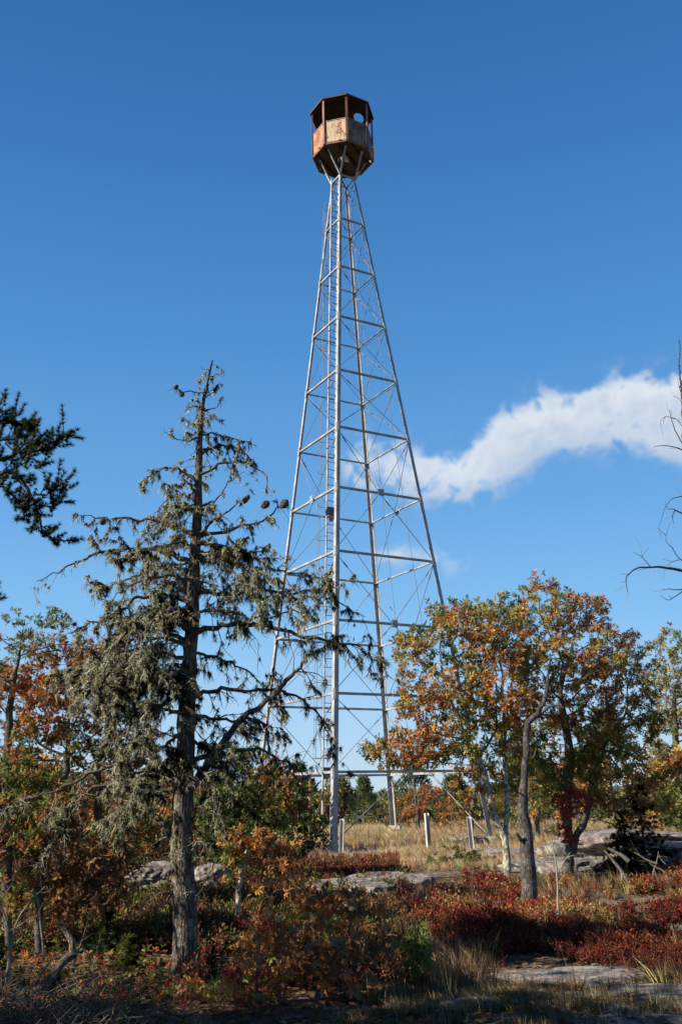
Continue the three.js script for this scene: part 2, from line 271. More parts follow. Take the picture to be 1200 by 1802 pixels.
  // caged ladder beside the front leg, inside the frame
  const L0 = at(574, 1486, 33.4), L1 = at(589.5, 318, 34.25); L0.y = .05;
  const ax = L1.clone().sub(L0).normalize(), e1 = V(.80, 0, .60), e2 = V(-.60, 0, -.80).addScaledVector(e1, 0); e2.set(-.6, 0, -.8); const eW = V(.8, 0, -.6);
  const lad = new THREE.Group(); lad.name = 'ladder'; T.add(lad);
  const LW = .36;
  for (const s of [-1, 1]) { const m = mb(), P = L0.clone().addScaledVector(eW, s * LW / 2), Q = L1.clone().addScaledVector(eW, s * LW / 2); m.bar(P, Q, eW.clone().multiplyScalar(.035), e2.clone().multiplyScalar(.06)); m.build('rail', M.steel, lad); }
  const nR = Math.floor(L0.distanceTo(L1) / .31);
  for (let k = 1; k < nR; k++) { const c = L0.clone().addScaledVector(ax, k * .31), m = mb(); m.tube([c.clone().addScaledVector(eW, -LW / 2), c.clone().addScaledVector(eW, LW / 2)], [.013, .013], 6); m.build('rung', M.darkSteel, lad); }
  for (const y of [11.7, 2.35]) { const c = L0.clone().addScaledVector(ax, y), m = mb(); m.bar(c.clone().addScaledVector(e2, -.04), c.clone().addScaledVector(e2, .1), eW.clone().multiplyScalar(.34), UP.clone().multiplyScalar(.28)); m.build('ladder_gate', M.darkSteel, lad); }
  for (const y of LV) { if (y > 25 ) continue; const c = L0.clone().addScaledVector(ax, y), m = mb(), q = leg(0, y); m.tube([c.clone().addScaledVector(eW, LW / 2), q.lerp(ctr(y), .03)], [.014, .014], 5); m.build('standoff', M.rod, lad); }
  const cage = new THREE.Group(); cage.name = 'safety_cage'; T.add(cage);
  const loop = (c) => Array.from({ length: 13 }, (_, k) => { const a = -Math.PI * .5 + Math.PI * k / 12; return c.clone().addScaledVector(eW, .33 * Math.sin(a)).addScaledVector(e2, .12 + .56 * Math.cos(a)); });
  const y0 = 2.8, y1 = 25.2, nH = 18; const hoops = [];
  for (let k = 0; k < nH; k++) { const c = L0.clone().addScaledVector(ax, lerp(y0, y1, k / (nH - 1))), p = loop(c); p.unshift(c.clone().addScaledVector(eW, -LW / 2)); p.push(c.clone().addScaledVector(eW, LW / 2)); hoops.push(loop(c)); const m = mb(); m.tube(p, p.map(() => .010), 4); m.build('hoop', M.rod, cage); }
  for (const s of [1, 4, 6, 8, 11]) { const m = mb(), p = hoops.map(h => h[s]); m.tube(p, p.map(() => .006), 4); m.build('cage_strap', M.rod, cage); }
  // conduits hanging from the cab down to the ground
  for (const [a, b, c] of [[.35, .35, 1.75], [.95, .2, 2.95]]) { const m = mb(), P = ctr(25.4).add(V(a * .6, 0, b)), Q = V(CX + c, .1, -CZ + b); m.tube([P, P.clone().lerp(Q, .5), Q], [.009, .009, .009], 4); m.build('cable', M.rod, T); }
  // cab
  const cab = new THREE.Group(); cab.name = 'cab'; T.add(cab);
  const fy = 27.4, R8 = 1.29, PH = 1.08, WH = 2.2, cc = ctr(fy); cc.x += .02;
  const toCam = Math.atan2(-cc.x, -cc.z), va = k => toCam + (9 + 45 * k) * Math.PI / 180;
  const vert = (k, y, r = R8) => V(cc.x + r * Math.sin(va(k)), y, cc.z + r * Math.cos(va(k)));
  for (let k = 0; k < 8; k++) {
    const P = vert(k, fy - .02, R8), Q = vert(k, fy + WH, R8), out = P.clone().sub(cc).setY(0).normalize(), tan = V(out.z, 0, -out.x), m = mb();
    m.bar(P, Q, out.clone().multiplyScalar(.06), tan.clone().multiplyScalar(.085)); m.build('corner_post', M.frameRust, cab);
    const A = vert(k, fy, R8 - .03), B = vert(k + 1, fy, R8 - .03), mid = A.clone().add(B).multiplyScalar(.5), n = mid.clone().sub(cc).setY(0).normalize(), d = B.clone().sub(A).normalize(), w = A.distanceTo(B) - .1;
    const lo = mid.clone().setY(fy + .07), hi = mid.clone().setY(fy + PH), pm = mb();
    pm.bar(lo, hi, d.clone().multiplyScalar(w), n.clone().multiplyScalar(.02));
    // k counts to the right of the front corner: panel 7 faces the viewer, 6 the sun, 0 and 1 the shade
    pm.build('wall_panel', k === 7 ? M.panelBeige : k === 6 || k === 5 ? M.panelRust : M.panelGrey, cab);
    for (const [nm, y, h, t, mat] of [['top_rail', fy + PH + .012, .024, .05, M.panelBeige], ['sill_beam', fy, .11, .07, M.frameRust], ['head_beam', fy + WH - .06, .1, .06, M.roofRust]]) { const bm = mb(); bm.bar(A.clone().setY(y).addScaledVector(d, .04), B.clone().setY(y).addScaledVector(d, -.04), V(0, h, 0), n.clone().multiplyScalar(t)); bm.build(nm, mat, cab); }
  }
  { // faceted roof with a stovepipe hole in its far right facet
    const ry = fy + WH, RR = R8 + .07, apex = V(cc.x, ry + .72, cc.z), hole = 2;
    const facet = (k) => {
      const A = vert(k, ry, RR), B = vert(k + 1, ry, RR), d = B.clone().sub(A), len = d.length(); d.normalize();
      const mid = A.clone().add(B).multiplyScalar(.5), upv = apex.clone().sub(mid), hgt = upv.length(); upv.normalize();
      const sh = new THREE.Shape([new THREE.Vector2(-len / 2, 0), new THREE.Vector2(len / 2, 0), new THREE.Vector2(0, hgt)]);
      if (k === hole) { const h = new THREE.Path(); h.absellipse(.02, .46, .24, .24, 0, Math.PI * 2); sh.holes.push(h); }
      const g = new THREE.ExtrudeGeometry(sh, { depth: .022, bevelEnabled: false, curveSegments: 28 });
      const nn = d.clone().cross(upv), mt = new THREE.Matrix4().makeBasis(d, upv, nn).setPosition(mid.sub(org)); g.applyMatrix4(mt); return g;
    };
    for (let k = 0; k < 8; k++) part('roof_panel', facet(k), M.roofRust, cab);
    for (let k = 0; k < 8; k++) { const m = mb(), A = vert(k, ry - .02, RR + .015), B = vert(k + 1, ry - .02, RR + .015), d = B.clone().sub(A).normalize(), n = A.clone().add(B).multiplyScalar(.5).sub(cc).setY(0).normalize(); m.bar(A, B, V(0, .07, 0), n.clone().multiplyScalar(.018)); m.build('eave_strip', M.eave, cab); }
  }
  { // plank floor seen from below, with an open hatch, on joists
    const f = toCam + 62 * Math.PI / 180, dx = V(Math.sin(f), 0, Math.cos(f)), dz = V(dx.z, 0, -dx.x), ap = R8 * Math.cos(Math.PI / 8) - .04, n = 14;
    for (let k = 0; k < n; k++) {
      const off = lerp(-ap, ap, (k + .5) / n), half = Math.min(ap, ap * 1.414 - Math.abs(off)) - .02, c = cc.clone().setY(fy + .03 + (k % 2) * .004).addScaledVector(dz, off);
      const segs = k === 6 || k === 7 ? [[-half, -.28], [.28, half]] : [[-half, half]];
      for (const [a, b] of segs) { const m = mb(); m.bar(c.clone().addScaledVector(dx, a), c.clone().addScaledVector(dx, b), dz.clone().multiplyScalar(2 * ap / n - .012), V(0, .03, 0)); m.build('floor_plank', M.plank, cab); }
    }
    for (const o of [-.8, -.32, .32, .8]) { const m = mb(), h = Math.min(ap, ap * 1.414 - Math.abs(o)) - .04, c = cc.clone().setY(fy - .04).addScaledVector(dx, o); m.bar(c.clone().addScaledVector(dz, -h), c.clone().addScaledVector(dz, h), dx.clone().multiplyScalar(.06), V(0, .1, 0)); m.build('floor_joist', M.roofRust, cab); }
  }
  for (let k = 0; k < 4; k++) for (const s of [-1, 1]) { // splayed struts from the leg tops to the floor ring
    const P = leg(k, 26.3), a = Math.atan2(P.x - cc.x, P.z - cc.z) + s * 22.5 * Math.PI / 180, Q = V(cc.x + 1.0 * Math.sin(a), fy - .08, cc.z + 1.0 * Math.cos(a)), m = mb(), d = Q.clone().sub(P).normalize(), w = V(0, 1, 0).cross(d).normalize(); m.bar(P, Q, w.clone().multiplyScalar(.07), d.clone().cross(w).multiplyScalar(.012)); m.bar(P.clone().addScaledVector(w, .035), Q.clone().addScaledVector(w, .035), w.clone().multiplyScalar(.012), d.clone().cross(w).multiplyScalar(.06)); m.build('strut', M.steel, cab);
  }
  for (const [a, r, y] of [[1.32, 1.33, .12], [1.40, 1.33, .08], [1.24, 1.33, .2]]) { const p = V(cc.x + r * Math.sin(toCam + a), fy + y, cc.z + r * Math.cos(toCam + a)), m = mb(); m.tube([p, p.clone().add(V(.03, .05, .03)), p.clone().add(V(.06, .11, .05))], [.03, .045, .02], 8); m.build('insulator', M.white, cab); }
  for (const [x, z] of [[.12, .05], [.2, .0]]) { const p = cc.clone().add(V(x, -.12, z)), m = mb(); m.bar(p, p.clone().add(V(.02, .3, .04)), V(.1, 0, .02), V(0, .01, .03)); m.build('hatch_bracket', M.white, cab); }
}
{ // steel posts of an old fence, and rusty pipes by the ladder
  const post = (px0, py0, px1, py1, d, turn, label) => {
    const P = at(px0, py0, d), Q = at(px1, py1, d); P.y = gh(P.x, P.z) - .1;
    const o = P.clone(), m = new MB(o), a = V(Math.cos(turn), 0, Math.sin(turn)), b = V(-a.z, 0, a.x), s = .12;
    m.bar(P.clone(), Q.clone(), a.clone().multiplyScalar(s), b.clone().multiplyScalar(.012));
    for (const k of [-1, 1]) m.bar(P.clone().addScaledVector(a, k * s / 2).addScaledVector(b, .03), Q.clone().addScaledVector(a, k * s / 2).addScaledVector(b, .03), a.clone().multiplyScalar(.012), b.clone().multiplyScalar(.07));
    const t = base('steel_post', o, label, 'post', 'old steel fence posts'); m.build('channel', M.post, t); const h = new MB(o), e = Q.clone().sub(P).normalize();
    for (const q of [.08, .2, .32]) { const c = Q.clone().addScaledVector(e, -q).addScaledVector(b, -.012); h.tube([c.clone().addScaledVector(b, -.004), c.clone().addScaledVector(b, .002)], [.014, .014], 8); } h.build('bolt', M.darkSteel, t);
  };
  post(601, 1509, 603, 1441, 27.8, .35, 'white steel channel post standing right beside the front tower leg');
  post(754, 1500, 749, 1431, 29.2, -.6, 'grey steel post in dry grass right of the rear tower leg');
  post(833, 1511, 825, 1437, 27.4, .3, 'leaning white steel post beside the lichen-spotted oak stems');
  for (const [px, d, top, r, label] of [[545, 37.5, 1362, .028, 'orange rusty pipe standing upright left of the tower ladder'], [569, 36.4, 1368, .016, 'thin brown rusty rod upright just behind the tower ladder']]) { const P = drop(px, d), Q = at(px, top, d), m = new MB(P); m.tube([P, P.clone().lerp(Q, .5), Q], [r, r, r], 8); m.tube([P.clone().lerp(Q, .48), P.clone().lerp(Q, .53)], [r * 1.4, r * 1.4], 8); const o = tag(m.build('rusty_pipe', M.rustPipe, scene), label, 'pipe'); o.position.copy(P); }
}

// ------------------------------------------------------------------ rocks
function rock(px, py, d, sx, sy, sz, label, seed, mat = M.granite, turn = 0) {
  const g = new THREE.IcosahedronGeometry(1, 24), p = g.attributes.position, c = drop(px, d), ca = Math.cos(turn), sa = Math.sin(turn), uv = [];
  for (let k = 0; k < p.count; k++) {
    let x = p.getX(k), y = p.getY(k), z = p.getZ(k);
    const n = fbm(x * 1.3 + seed, y * 1.3, z * 1.3 + seed, 3), f = fbm(x * 4 + seed, y * 4, z * 4, 4), crk = Math.abs(fbm(x * 2.1 + seed * 3, y * 2.1, z * 2.1, 2) - .5);
    const s = .56 + n * .88 + (f - .5) * .3 - (crk < .03 ? (.03 - crk) * 3.2 : 0);
    x *= s * sx; z *= s * sz; y = y * s * sy; if (y > sy * .62) y = sy * .62 + (y - sy * .62) * .4;
    p.setXYZ(k, x * ca - z * sa, y, x * sa + z * ca); uv.push(x / 1.2 + y * .3, z / 1.2 + y * .6);
  }
  g.setAttribute('uv', new THREE.Float32BufferAttribute(uv, 2)); 
  // weld normals
  const acc = {}; const key = k => `${p.getX(k).toFixed(4)},${p.getY(k).toFixed(4)},${p.getZ(k).toFixed(4)}`;
  const nn = new Float32Array(p.count * 3), a = V(0, 0, 0), b = V(0, 0, 0), e = V(0, 0, 0);
  for (let k = 0; k < p.count; k += 3) { a.fromBufferAttribute(p, k); b.fromBufferAttribute(p, k + 1); e.fromBufferAttribute(p, k + 2); b.sub(a); e.sub(a); b.cross(e); for (let q = 0; q < 3; q++) (acc[key(k + q)] ??= V(0, 0, 0)).add(b); }
  for (let k = 0; k < p.count; k++) { const v = acc[key(k)].clone().normalize(); nn.set([v.x, v.y, v.z], k * 3); }
  g.setAttribute('normal', new THREE.BufferAttribute(nn, 3));
  const want = at(px, py, d).y; c.y = want - sy * .62;
  if (sy < .15) { c.copy(onGround(px, py)); c.y -= sy * .3; }
  const o = tag(part('rock_outcrop', g, mat, scene), label, 'rock'); o.position.copy(c); return o;
}
rock(690, 1545, 18.6, .95, .55, .9, 'pale rounded granite hump in front of the tower grass', 3, M.paleGranite);
rock(610, 1556, 17.6, 1.0, .42, .8, 'low grey granite ledge left of the pale hump', 11);
rock(740, 1552, 20.2, 1.3, .4, .9, 'flat granite slab running right from the pale hump', 23, M.paleGranite);
rock(1085, 1470, 25.5, 2.4, .6, 1.4, 'broad granite slab rising behind the right oak trunk', 31, M.granite, .15);
rock(870, 1497, 26.5, 1.5, .35, 1.2, 'low pink granite shelf between the leaning post and dead trunk', 37, M.paleGranite);
rock(820, 1473, 33, .8, .3, .6, 'small pinkish boulder in dry grass behind the leaning post', 41, M.paleGranite);
rock(960, 1515, 21.5, 1.3, .4, .8, 'dark granite ledge between the dead trunk and the oak trunk', 43);
rock(1190, 1490, 22, 1.6, .6, 1.1, 'shaded granite mass at the right edge behind the small fir', 47);
rock(285, 1522, 17.2, .5, .34, .4, 'sunlit broken granite boulder behind the lichen-covered trunk', 53, M.paleGranite);
rock(375, 1526, 17.4, .36, .28, .36, 'small pale boulder just right of the lichen-covered trunk', 59, M.paleGranite);
rock(830, 1768, 9.0, .36, .1, .2, 'small flat pinkish stone at the bottom of the clearing', 67, M.paleGranite, -.2);
rock(1060, 1722, 9.6, 1.1, .12, .55, 'long grey rock slab low at the right of the clearing', 71, M.granite, .1);
rock(1175, 1752, 9.1, .8, .11, .4, 'grey rock slab at the lower right corner', 73, M.granite);
rock(1110, 1796, 8.3, .7, .05, .22, 'bare pale rock patch at the bottom right edge', 79, M.paleGranite);
rock(850, 1702, 10.3, .12, .07, .1, 'fist-sized pale stone below the red shrubs', 83, M.paleGranite);

// ------------------------------------------------------------------ broadleaf trees
const PAL = { green: [.10, .14, .03], olive: [.24, .225, .055], yellow: [.42, .31, .07], orange: [.46, .225, .06], rust: [.33, .13, .045], brown: [.20, .12, .06], red: [.38, .07, .05], dark: [.05, .075, .024], tan: [.38, .26, .14] };
function spray(seed, n, len, lobes = OAK, wid = .56) {                    // a twig end with n leaves
  const r = rng(seed), m = new MB();
  m.col = [.25, .18, .14]; m.tube([V(0, 0, 0), V(.01, len * .6, .01), V(0, len * 1.1, .02)], [.003, .0025, .0015], 3);
  for (let k = 0; k < n; k++) {
    const t = k === n - 1 ? 1.05 : .25 + .8 * r(), az = k * 2.4 + r(), dir = V(Math.cos(az), .25 + r() * .9, Math.sin(az)).normalize(), up = V(r() - .5, .6 + r(), r() - .5).normalize(); up.addScaledVector(dir, -up.dot(dir)).normalize();
    const b = .7 + r() * .6, q = (r() - .5) * .5; m.col = [b * (1 + q * .4), b, b * (1 - q * .4)];
    m.leaf(V(0, t * len, 0).addScaledVector(dir, .015), dir, up, len * (.75 + r() * .5), len * (.75 + r() * .4) * wid, -.1 + r() * .45, lobes);
  }
  return m.geo();
}
const sprays = [1, 2, 3, 4].map(s => spray(s * 91, 10, .070));
const smallSprays = [5, 6].map(s => spray(s * 91, 9, .06, BLADE, .5));
function instances(name, geos, mat, parent, list) {                       // list: {p, y axis, roll, s, c}
  const q = new THREE.Quaternion(), q2 = new THREE.Quaternion(), m4 = new THREE.Matrix4(), Y = V(0, 1, 0), C = new THREE.Color(), s3 = V(1, 1, 1), wp = parent === scene ? V(0, 0, 0) : parent.position;
  geos.forEach((g, gi) => {
    const mine = list.filter((_, k) => k % geos.length === gi); if (!mine.length) return;
    const im = finish(new THREE.InstancedMesh(g, mat, mine.length)); im.name = parent === scene ? numbered(name) : name;
    mine.forEach((e, k) => { q.setFromUnitVectors(Y, e.y); q.multiply(q2.setFromAxisAngle(Y, e.roll)); s3.setScalar(e.s); m4.compose(e.p.clone().sub(wp), q, s3); im.setMatrixAt(k, m4); im.setColorAt(k, C.setRGB(...e.c)); });
    im.userData.kind = 'stuff'; parent.add(im);
    if (parent === scene) im.userData = { kind: 'stuff', ...(list.tag || {}) };
  });
}
function grow(stems, attractors, step, kill, r, iters = 90, tropism = .12) {
  const N = [];                                                          // {p, par}
  for (const s of stems) { let par = s.from ?? -1; const pts = s.pts; for (const p of pts) { N.push({ p: p.clone(), par, kids: 0 }); par = N.length - 1; } }
  const near = attractors.map(a => { let b = -1, bd = 1e9; N.forEach((n, k) => { const d = n.p.distanceTo(a); if (d < bd) { bd = d; b = k; } }); return { a, b, bd, on: true }; });
  for (let it = 0; it < iters; it++) {
    const acc = new Map();
    for (const e of near) if (e.on) { if (!acc.has(e.b)) acc.set(e.b, V(0, 0, 0)); acc.get(e.b).add(e.a.clone().sub(N[e.b].p).normalize()); }
    if (!acc.size) break;
    const fresh = [];
    for (const [k, v] of acc) {
      const n = N[k]; if (n.kids > 3) continue;
      v.normalize().add(rvec(r).multiplyScalar(.32)); v.y += tropism * (r() - .3); if (n.par >= 0) v.addScaledVector(n.p.clone().sub(N[n.par].p).normalize(), .35);
      const p = n.p.clone().addScaledVector(v.normalize(), step); n.kids++; N.push({ p, par: k, kids: 0 }); fresh.push(N.length - 1);
    }
    if (!fresh.length) break;
    for (const e of near) if (e.on) { for (const k of fresh) { const d = N[k].p.distanceTo(e.a); if (d < e.bd) { e.bd = d; e.b = k; } } if (e.bd < kill) e.on = false; }
  }
  return N;
}
function skeleton(N, R, tip, exp = 2.3) {
  N.forEach(n => { n.s = 0; n.ch = []; });
  for (let k = N.length - 1; k >= 0; k--) { const n = N[k]; n.r = n.s ? n.s ** (1 / exp) : tip; if (n.par >= 0) { N[n.par].s += n.r ** exp; N[n.par].ch.push(k); } }
  const root = Math.max(...N.filter(n => n.par < 0).map(n => n.r)), f = (R - tip) / Math.max(root - tip, 1e-6);
  N.forEach(n => { n.r = tip + (n.r - tip) * f; });
  const chains = []; const todo = N.map((n, k) => k).filter(k => N[k].par < 0).map(k => [k, -1]);
  while (todo.length) { let [k, from] = todo.shift(); const c = from >= 0 ? [from] : []; const main = from < 0; while (k !== undefined) { c.push(k); const ch = N[k].ch.sort((a, b) => N[b].r - N[a].r); for (const o of ch.slice(1)) todo.push([o, k]); k = ch[0]; } chains.push({ c, main }); }
  return chains;
}
function pickColor(pal, p, r, seed, f = .9) {                               // pal: list of [name, weight]; neighbours lean to the same tone
  const tot = pal.reduce((s, x) => s + x[1], 0); let t = clamp((fbm(p.x * f + seed, p.y * f, p.z * f, 3) - .5) * 1.7 + .5 + (r() - .5) * .55, 0, .999) * tot;
  for (const [n, w] of pal) { if ((t -= w) <= 0) { const b = .75 + r() * .5; return PAL[n].map(x => x * b); } } return PAL[pal[pal.length - 1][0]];
}
function oak({ name = 'oak_tree', label, group, category = 'tree', stems, lobes, d, R, n, pal, seed, step = .13, kill = .24, leaves = 1, mat = M.oakBark, size = 1, tip = .0035, thick = .016, geos = sprays, dz = 1, exp = 1.85, each = 0, fill = 2.1 }) {
  const r = rng(seed);
  const st = stems.map(s => { const pts = s.px.map(([x, y, q = 0]) => at(x, y, d + q)); if (!s.join) { pts[0].y = gh(pts[0].x, pts[0].z) - .08; } return { pts: path(pts, Math.max(4, Math.round(pts.reduce((L, p, k) => L + (k ? p.distanceTo(pts[k - 1]) : 0), 0) / step)), .012, r) }; });
  const org = st[0].pts[0].clone(); org.y += .08;
  const T = base(name, org, label, category, group);
  const vol = lobes.map(([, , rx, ry = rx]) => rx * ry), tv = vol.reduce((a, b) => a + b), A = [];
  lobes.forEach(([x, y, rx, ry = rx, q = 0], k) => {
    const m = Math.round(n * fill * vol[k] / tv), c = at(x, y, d + q), sx = rx / FOCAL * d * 1.03, sy = (ry ?? rx) / FOCAL * d * 1.03;
    for (let j = 0; j < m; j++) { const v = rvec(r).multiplyScalar(Math.cbrt(r())); A.push(c.clone().add(V(v.x * sx, v.y * sy, v.z * Math.min(sx, sy) * 1.25 * dz))); }
  });
  const N = grow(st, A, step, kill, r), chains = skeleton(N, R, tip, exp), tw = new MB(org);
  for (const { c, main } of chains) {
    const pts = c.map(k => N[k].p), rad = c.map((k, j) => (j === 0 && !main ? Math.min(N[k].r, N[c[1]]?.r ?? tip) : N[k].r)); if (pts.length < 2) { continue; }
    rad[rad.length - 1] *= .5;
    if (main) { rad[0] *= 1.35; rad[1] *= 1.12; const m = new MB(org); m.tube(pts, rad, 12, .6); m.build('trunk', mat, T); }
    else if (rad[1] > thick) { const m = new MB(org); m.tube(pts, rad, 7, .6); m.build('branch', M.oakBark, T); }
    else tw.tube(pts, rad, rad[0] > .007 ? 4 : 3);
  }
  if (tw.count) tw.build('twigs', M.twig, T).userData.kind = 'stuff';
  const L = [];
  N.forEach((k, i) => {
    if (k.par < 0 || k.r > tip * 2.6) return; const end = !k.ch.length, cnt = (end ? 5.6 : 3.9) * leaves, m = Math.floor(cnt) + (r() < cnt % 1 ? 1 : 0);
    const dir = k.p.clone().sub(N[k.par].p).normalize();
    for (let j = 0; j < m; j++) L.push({ p: k.p.clone().addScaledVector(rvec(r), .03 + r() * .13), y: dir.clone().add(rvec(r).multiplyScalar(1.0)).normalize(), roll: r() * 6.28, s: size * (.75 + r() * .55), c: pickColor(pal, k.p, r, seed) });
  });
  if (each) { // the largest leaves in view, one by one
    const mats = []; const near = L.splice(0, 0); void near;
    const singles = []; const geo = [0, 1, 2].map(s => { const m = new MB(), q = rng(s + 5); m.leaf(V(0, 0, 0), V(0, 1, 0), V(0, 0, 1), .145, .085 + q() * .02, -.1 + q() * .45); return m.geo(); });
    for (const nm of ['rust', 'rust', 'brown', 'orange', 'brown', 'brown', 'tan', 'olive']) mats.push(new THREE.MeshPhysicalMaterial({ color: new THREE.Color().setRGB(...PAL[nm].map(x => x * (.8 + r() * .5))), roughness: .7, side: THREE.DoubleSide, transmission: .35, thickness: 0, specularIntensity: .35 }));
    const front = L.filter(e => e.p.z > st[0].pts[0].z - .05).sort((a, b) => b.p.z - a.p.z).slice(0, each * 2);
    for (let k = 0; k < each && k < front.length; k++) { const e = front[Math.floor(k * front.length / each)], dir = rvec(r).add(V(0, -.25, .2)).normalize(), m = part('leaf', geo[k % 3], mats[Math.floor(r() * mats.length)], T); m.position.copy(e.p).sub(org); m.quaternion.setFromUnitVectors(V(0, 1, 0), dir); m.rotateY(r() * 6.28); m.scale.setScalar(.8 + r() * .5); singles.push(m); }
  }
  instances('foliage', geos, M.leaf, T, L);
  return T;
}
const pAutumn = [['green', 1.4], ['olive', 2.6], ['yellow', .8], ['orange', 2.4], ['rust', 2.0], ['brown', .8]];
// the large oak clump right of the tower
oak({ label: 'wide autumn oak on pale lichen-spotted stems right of the tower', d: 18.6, R: .062, n: 1300, seed: 101, mat: M.lichenBark, pal: pAutumn, leaves: 1.05,
  stems: [{ px: [[893, 1572], [889, 1480], [868, 1430, .1], [856, 1380, .1], [842, 1330, 0]] }, { px: [[886, 1568, .12], [889, 1476, .15], [891, 1400, .3], [886, 1330, .4]] }],
  lobes: [[672, 1318, 34, 24], [715, 1330, 42, 30], [765, 1305, 55, 40], [700, 1300, 30, 20], [825, 1330, 50, 36, .4], [735, 1232, 40, 30], [785, 1225, 55, 45], [715, 1165, 30, 24], [745, 1130, 44, 34], [790, 1085, 42, 34], [835, 1085, 48, 34], [850, 1150, 60, 48, .3], [895, 1075, 46, 36], [860, 1240, 55, 45, .5], [905, 1160, 50, 45, .5], [770, 1170, 45, 30], [655, 1312, 22, 16, -.2], [690, 1325, 44, 26, -.3], [740, 1300, 50, 36, -.5], [720, 1240, 34, 24, -.4], [800, 1310, 50, 36, -.6], [760, 1215, 50, 36, -.6], [725, 1140, 34, 30, -.3], [820, 1100, 50, 36, -.5], [880, 1130, 50, 40, -.6], [860, 1200, 50, 40, -.5], [900, 1250, 45, 40, -.4], [880, 1300, 50, 40, .4], [900, 1350, 40, 34, .6], [860, 1370, 40, 26, .4], [820, 1265, 45, 34, 0]] });
oak({ label: 'dense autumn oak with dark forked trunk behind the dead trunk', d: 20.2, R: .1, n: 1350, seed: 202, pal: [['green', 2.4], ['olive', 3.0], ['yellow', .6], ['orange', 1.6], ['rust', 1.5], ['brown', 1.1]], leaves: 1.15,
  stems: [{ px: [[999, 1560], [1000, 1480], [996, 1440], [997, 1390], [1000, 1320], [985, 1230]] }, { px: [[1006, 1500], [1014, 1470], [1027, 1448], [1040, 1390], [1065, 1300]], join: 1 }],
  lobes: [[948, 1040, 40, 26], [945, 1020, 18, 14], [905, 1090, 30, 25], [965, 1085, 55, 35], [1015, 1075, 50, 40], [1052, 1075, 22, 30], [1050, 1130, 45, 40], [985, 1150, 60, 50], [1090, 1150, 40, 35], [1110, 1125, 22, 18], [1040, 1215, 60, 50], [960, 1230, 55, 45], [1110, 1210, 45, 45], [1135, 1165, 25, 22], [990, 1310, 60, 50], [1060, 1310, 60, 50], [930, 1330, 45, 40], [1110, 1290, 45, 40], [960, 1390, 40, 30], [1040, 1380, 50, 36], [1105, 1350, 40, 34], [1130, 1400, 34, 34], [1085, 1410, 34, 24], [1140, 1260, 30, 40], [940, 1170, 50, 40, -.4], [920, 1280, 50, 40], [1000, 1190, 50, 40, -.5], [1060, 1170, 45, 36, -.4], [1010, 1260, 50, 40, .4], [1080, 1250, 50, 40], [950, 1345, 50, 36, .3]] });
oak({ label: 'greenish oak cut off by the right edge', d: 23, R: .1, n: 640, seed: 303, pal: [['green', 3], ['olive', 3], ['yellow', .8], ['orange', .6], ['rust', .5]], leaves: 1.05,
  stems: [{ px: [[1215, 1530], [1205, 1430], [1190, 1330], [1185, 1220]] }],
  lobes: [[1180, 1140, 24, 40], [1205, 1170, 40, 55], [1165, 1200, 25, 30], [1195, 1260, 40, 45], [1160, 1280, 22, 22], [1190, 1340, 40, 40], [1240, 1250, 60, 90], [1175, 1400, 35, 30], [1205, 1440, 40, 30], [1150, 1330, 24, 30], [1160, 1385, 28, 24], [1200, 1390, 36, 40], [1180, 1240, 30, 36]] });
oak({ label: 'low russet oak between the tower and the pale oak stems', d: 41, R: .09, n: 260, seed: 404, pal: [['olive', 1], ['orange', 2], ['rust', 3], ['brown', 2]], leaves: 1.3, size: 1.25, step: .25, kill: .4,
  stems: [{ px: [[735, 1480], [735, 1440], [738, 1400]] }], lobes: [[720, 1430, 30, 24], [750, 1410, 36, 28], [700, 1450, 22, 16], [775, 1435, 28, 24]] });
oak({ label: 'bushy golden oak under the large oak crown beyond the grass', d: 37, R: .09, n: 320, seed: 505, pal: [['olive', 2], ['yellow', 1], ['orange', 2], ['rust', 1], ['brown', 1.5]], leaves: 1.3, size: 1.2, step: .25, kill: .4,
  stems: [{ px: [[830, 1480], [830, 1440], [835, 1390]] }], lobes: [[810, 1410, 34, 26], [850, 1400, 40, 36], [830, 1380, 36, 24], [880, 1430, 30, 26], [800, 1440, 24, 18]] });
oak({ label: 'orange and green oak bush far behind the granite slab', d: 33, R: .09, n: 380, seed: 606, pal: [['olive', 2], ['yellow', 1], ['orange', 2], ['rust', 1], ['brown', 1.5]], leaves: 1.3, size: 1.2, step: .25, kill: .4,
  stems: [{ px: [[945, 1480], [945, 1440], [950, 1390]] }], lobes: [[930, 1410, 34, 30], [970, 1420, 34, 30], [950, 1380, 40, 30], [1030, 1425, 34, 26], [1090, 1440, 34, 22], [1150, 1440, 40, 22]] });
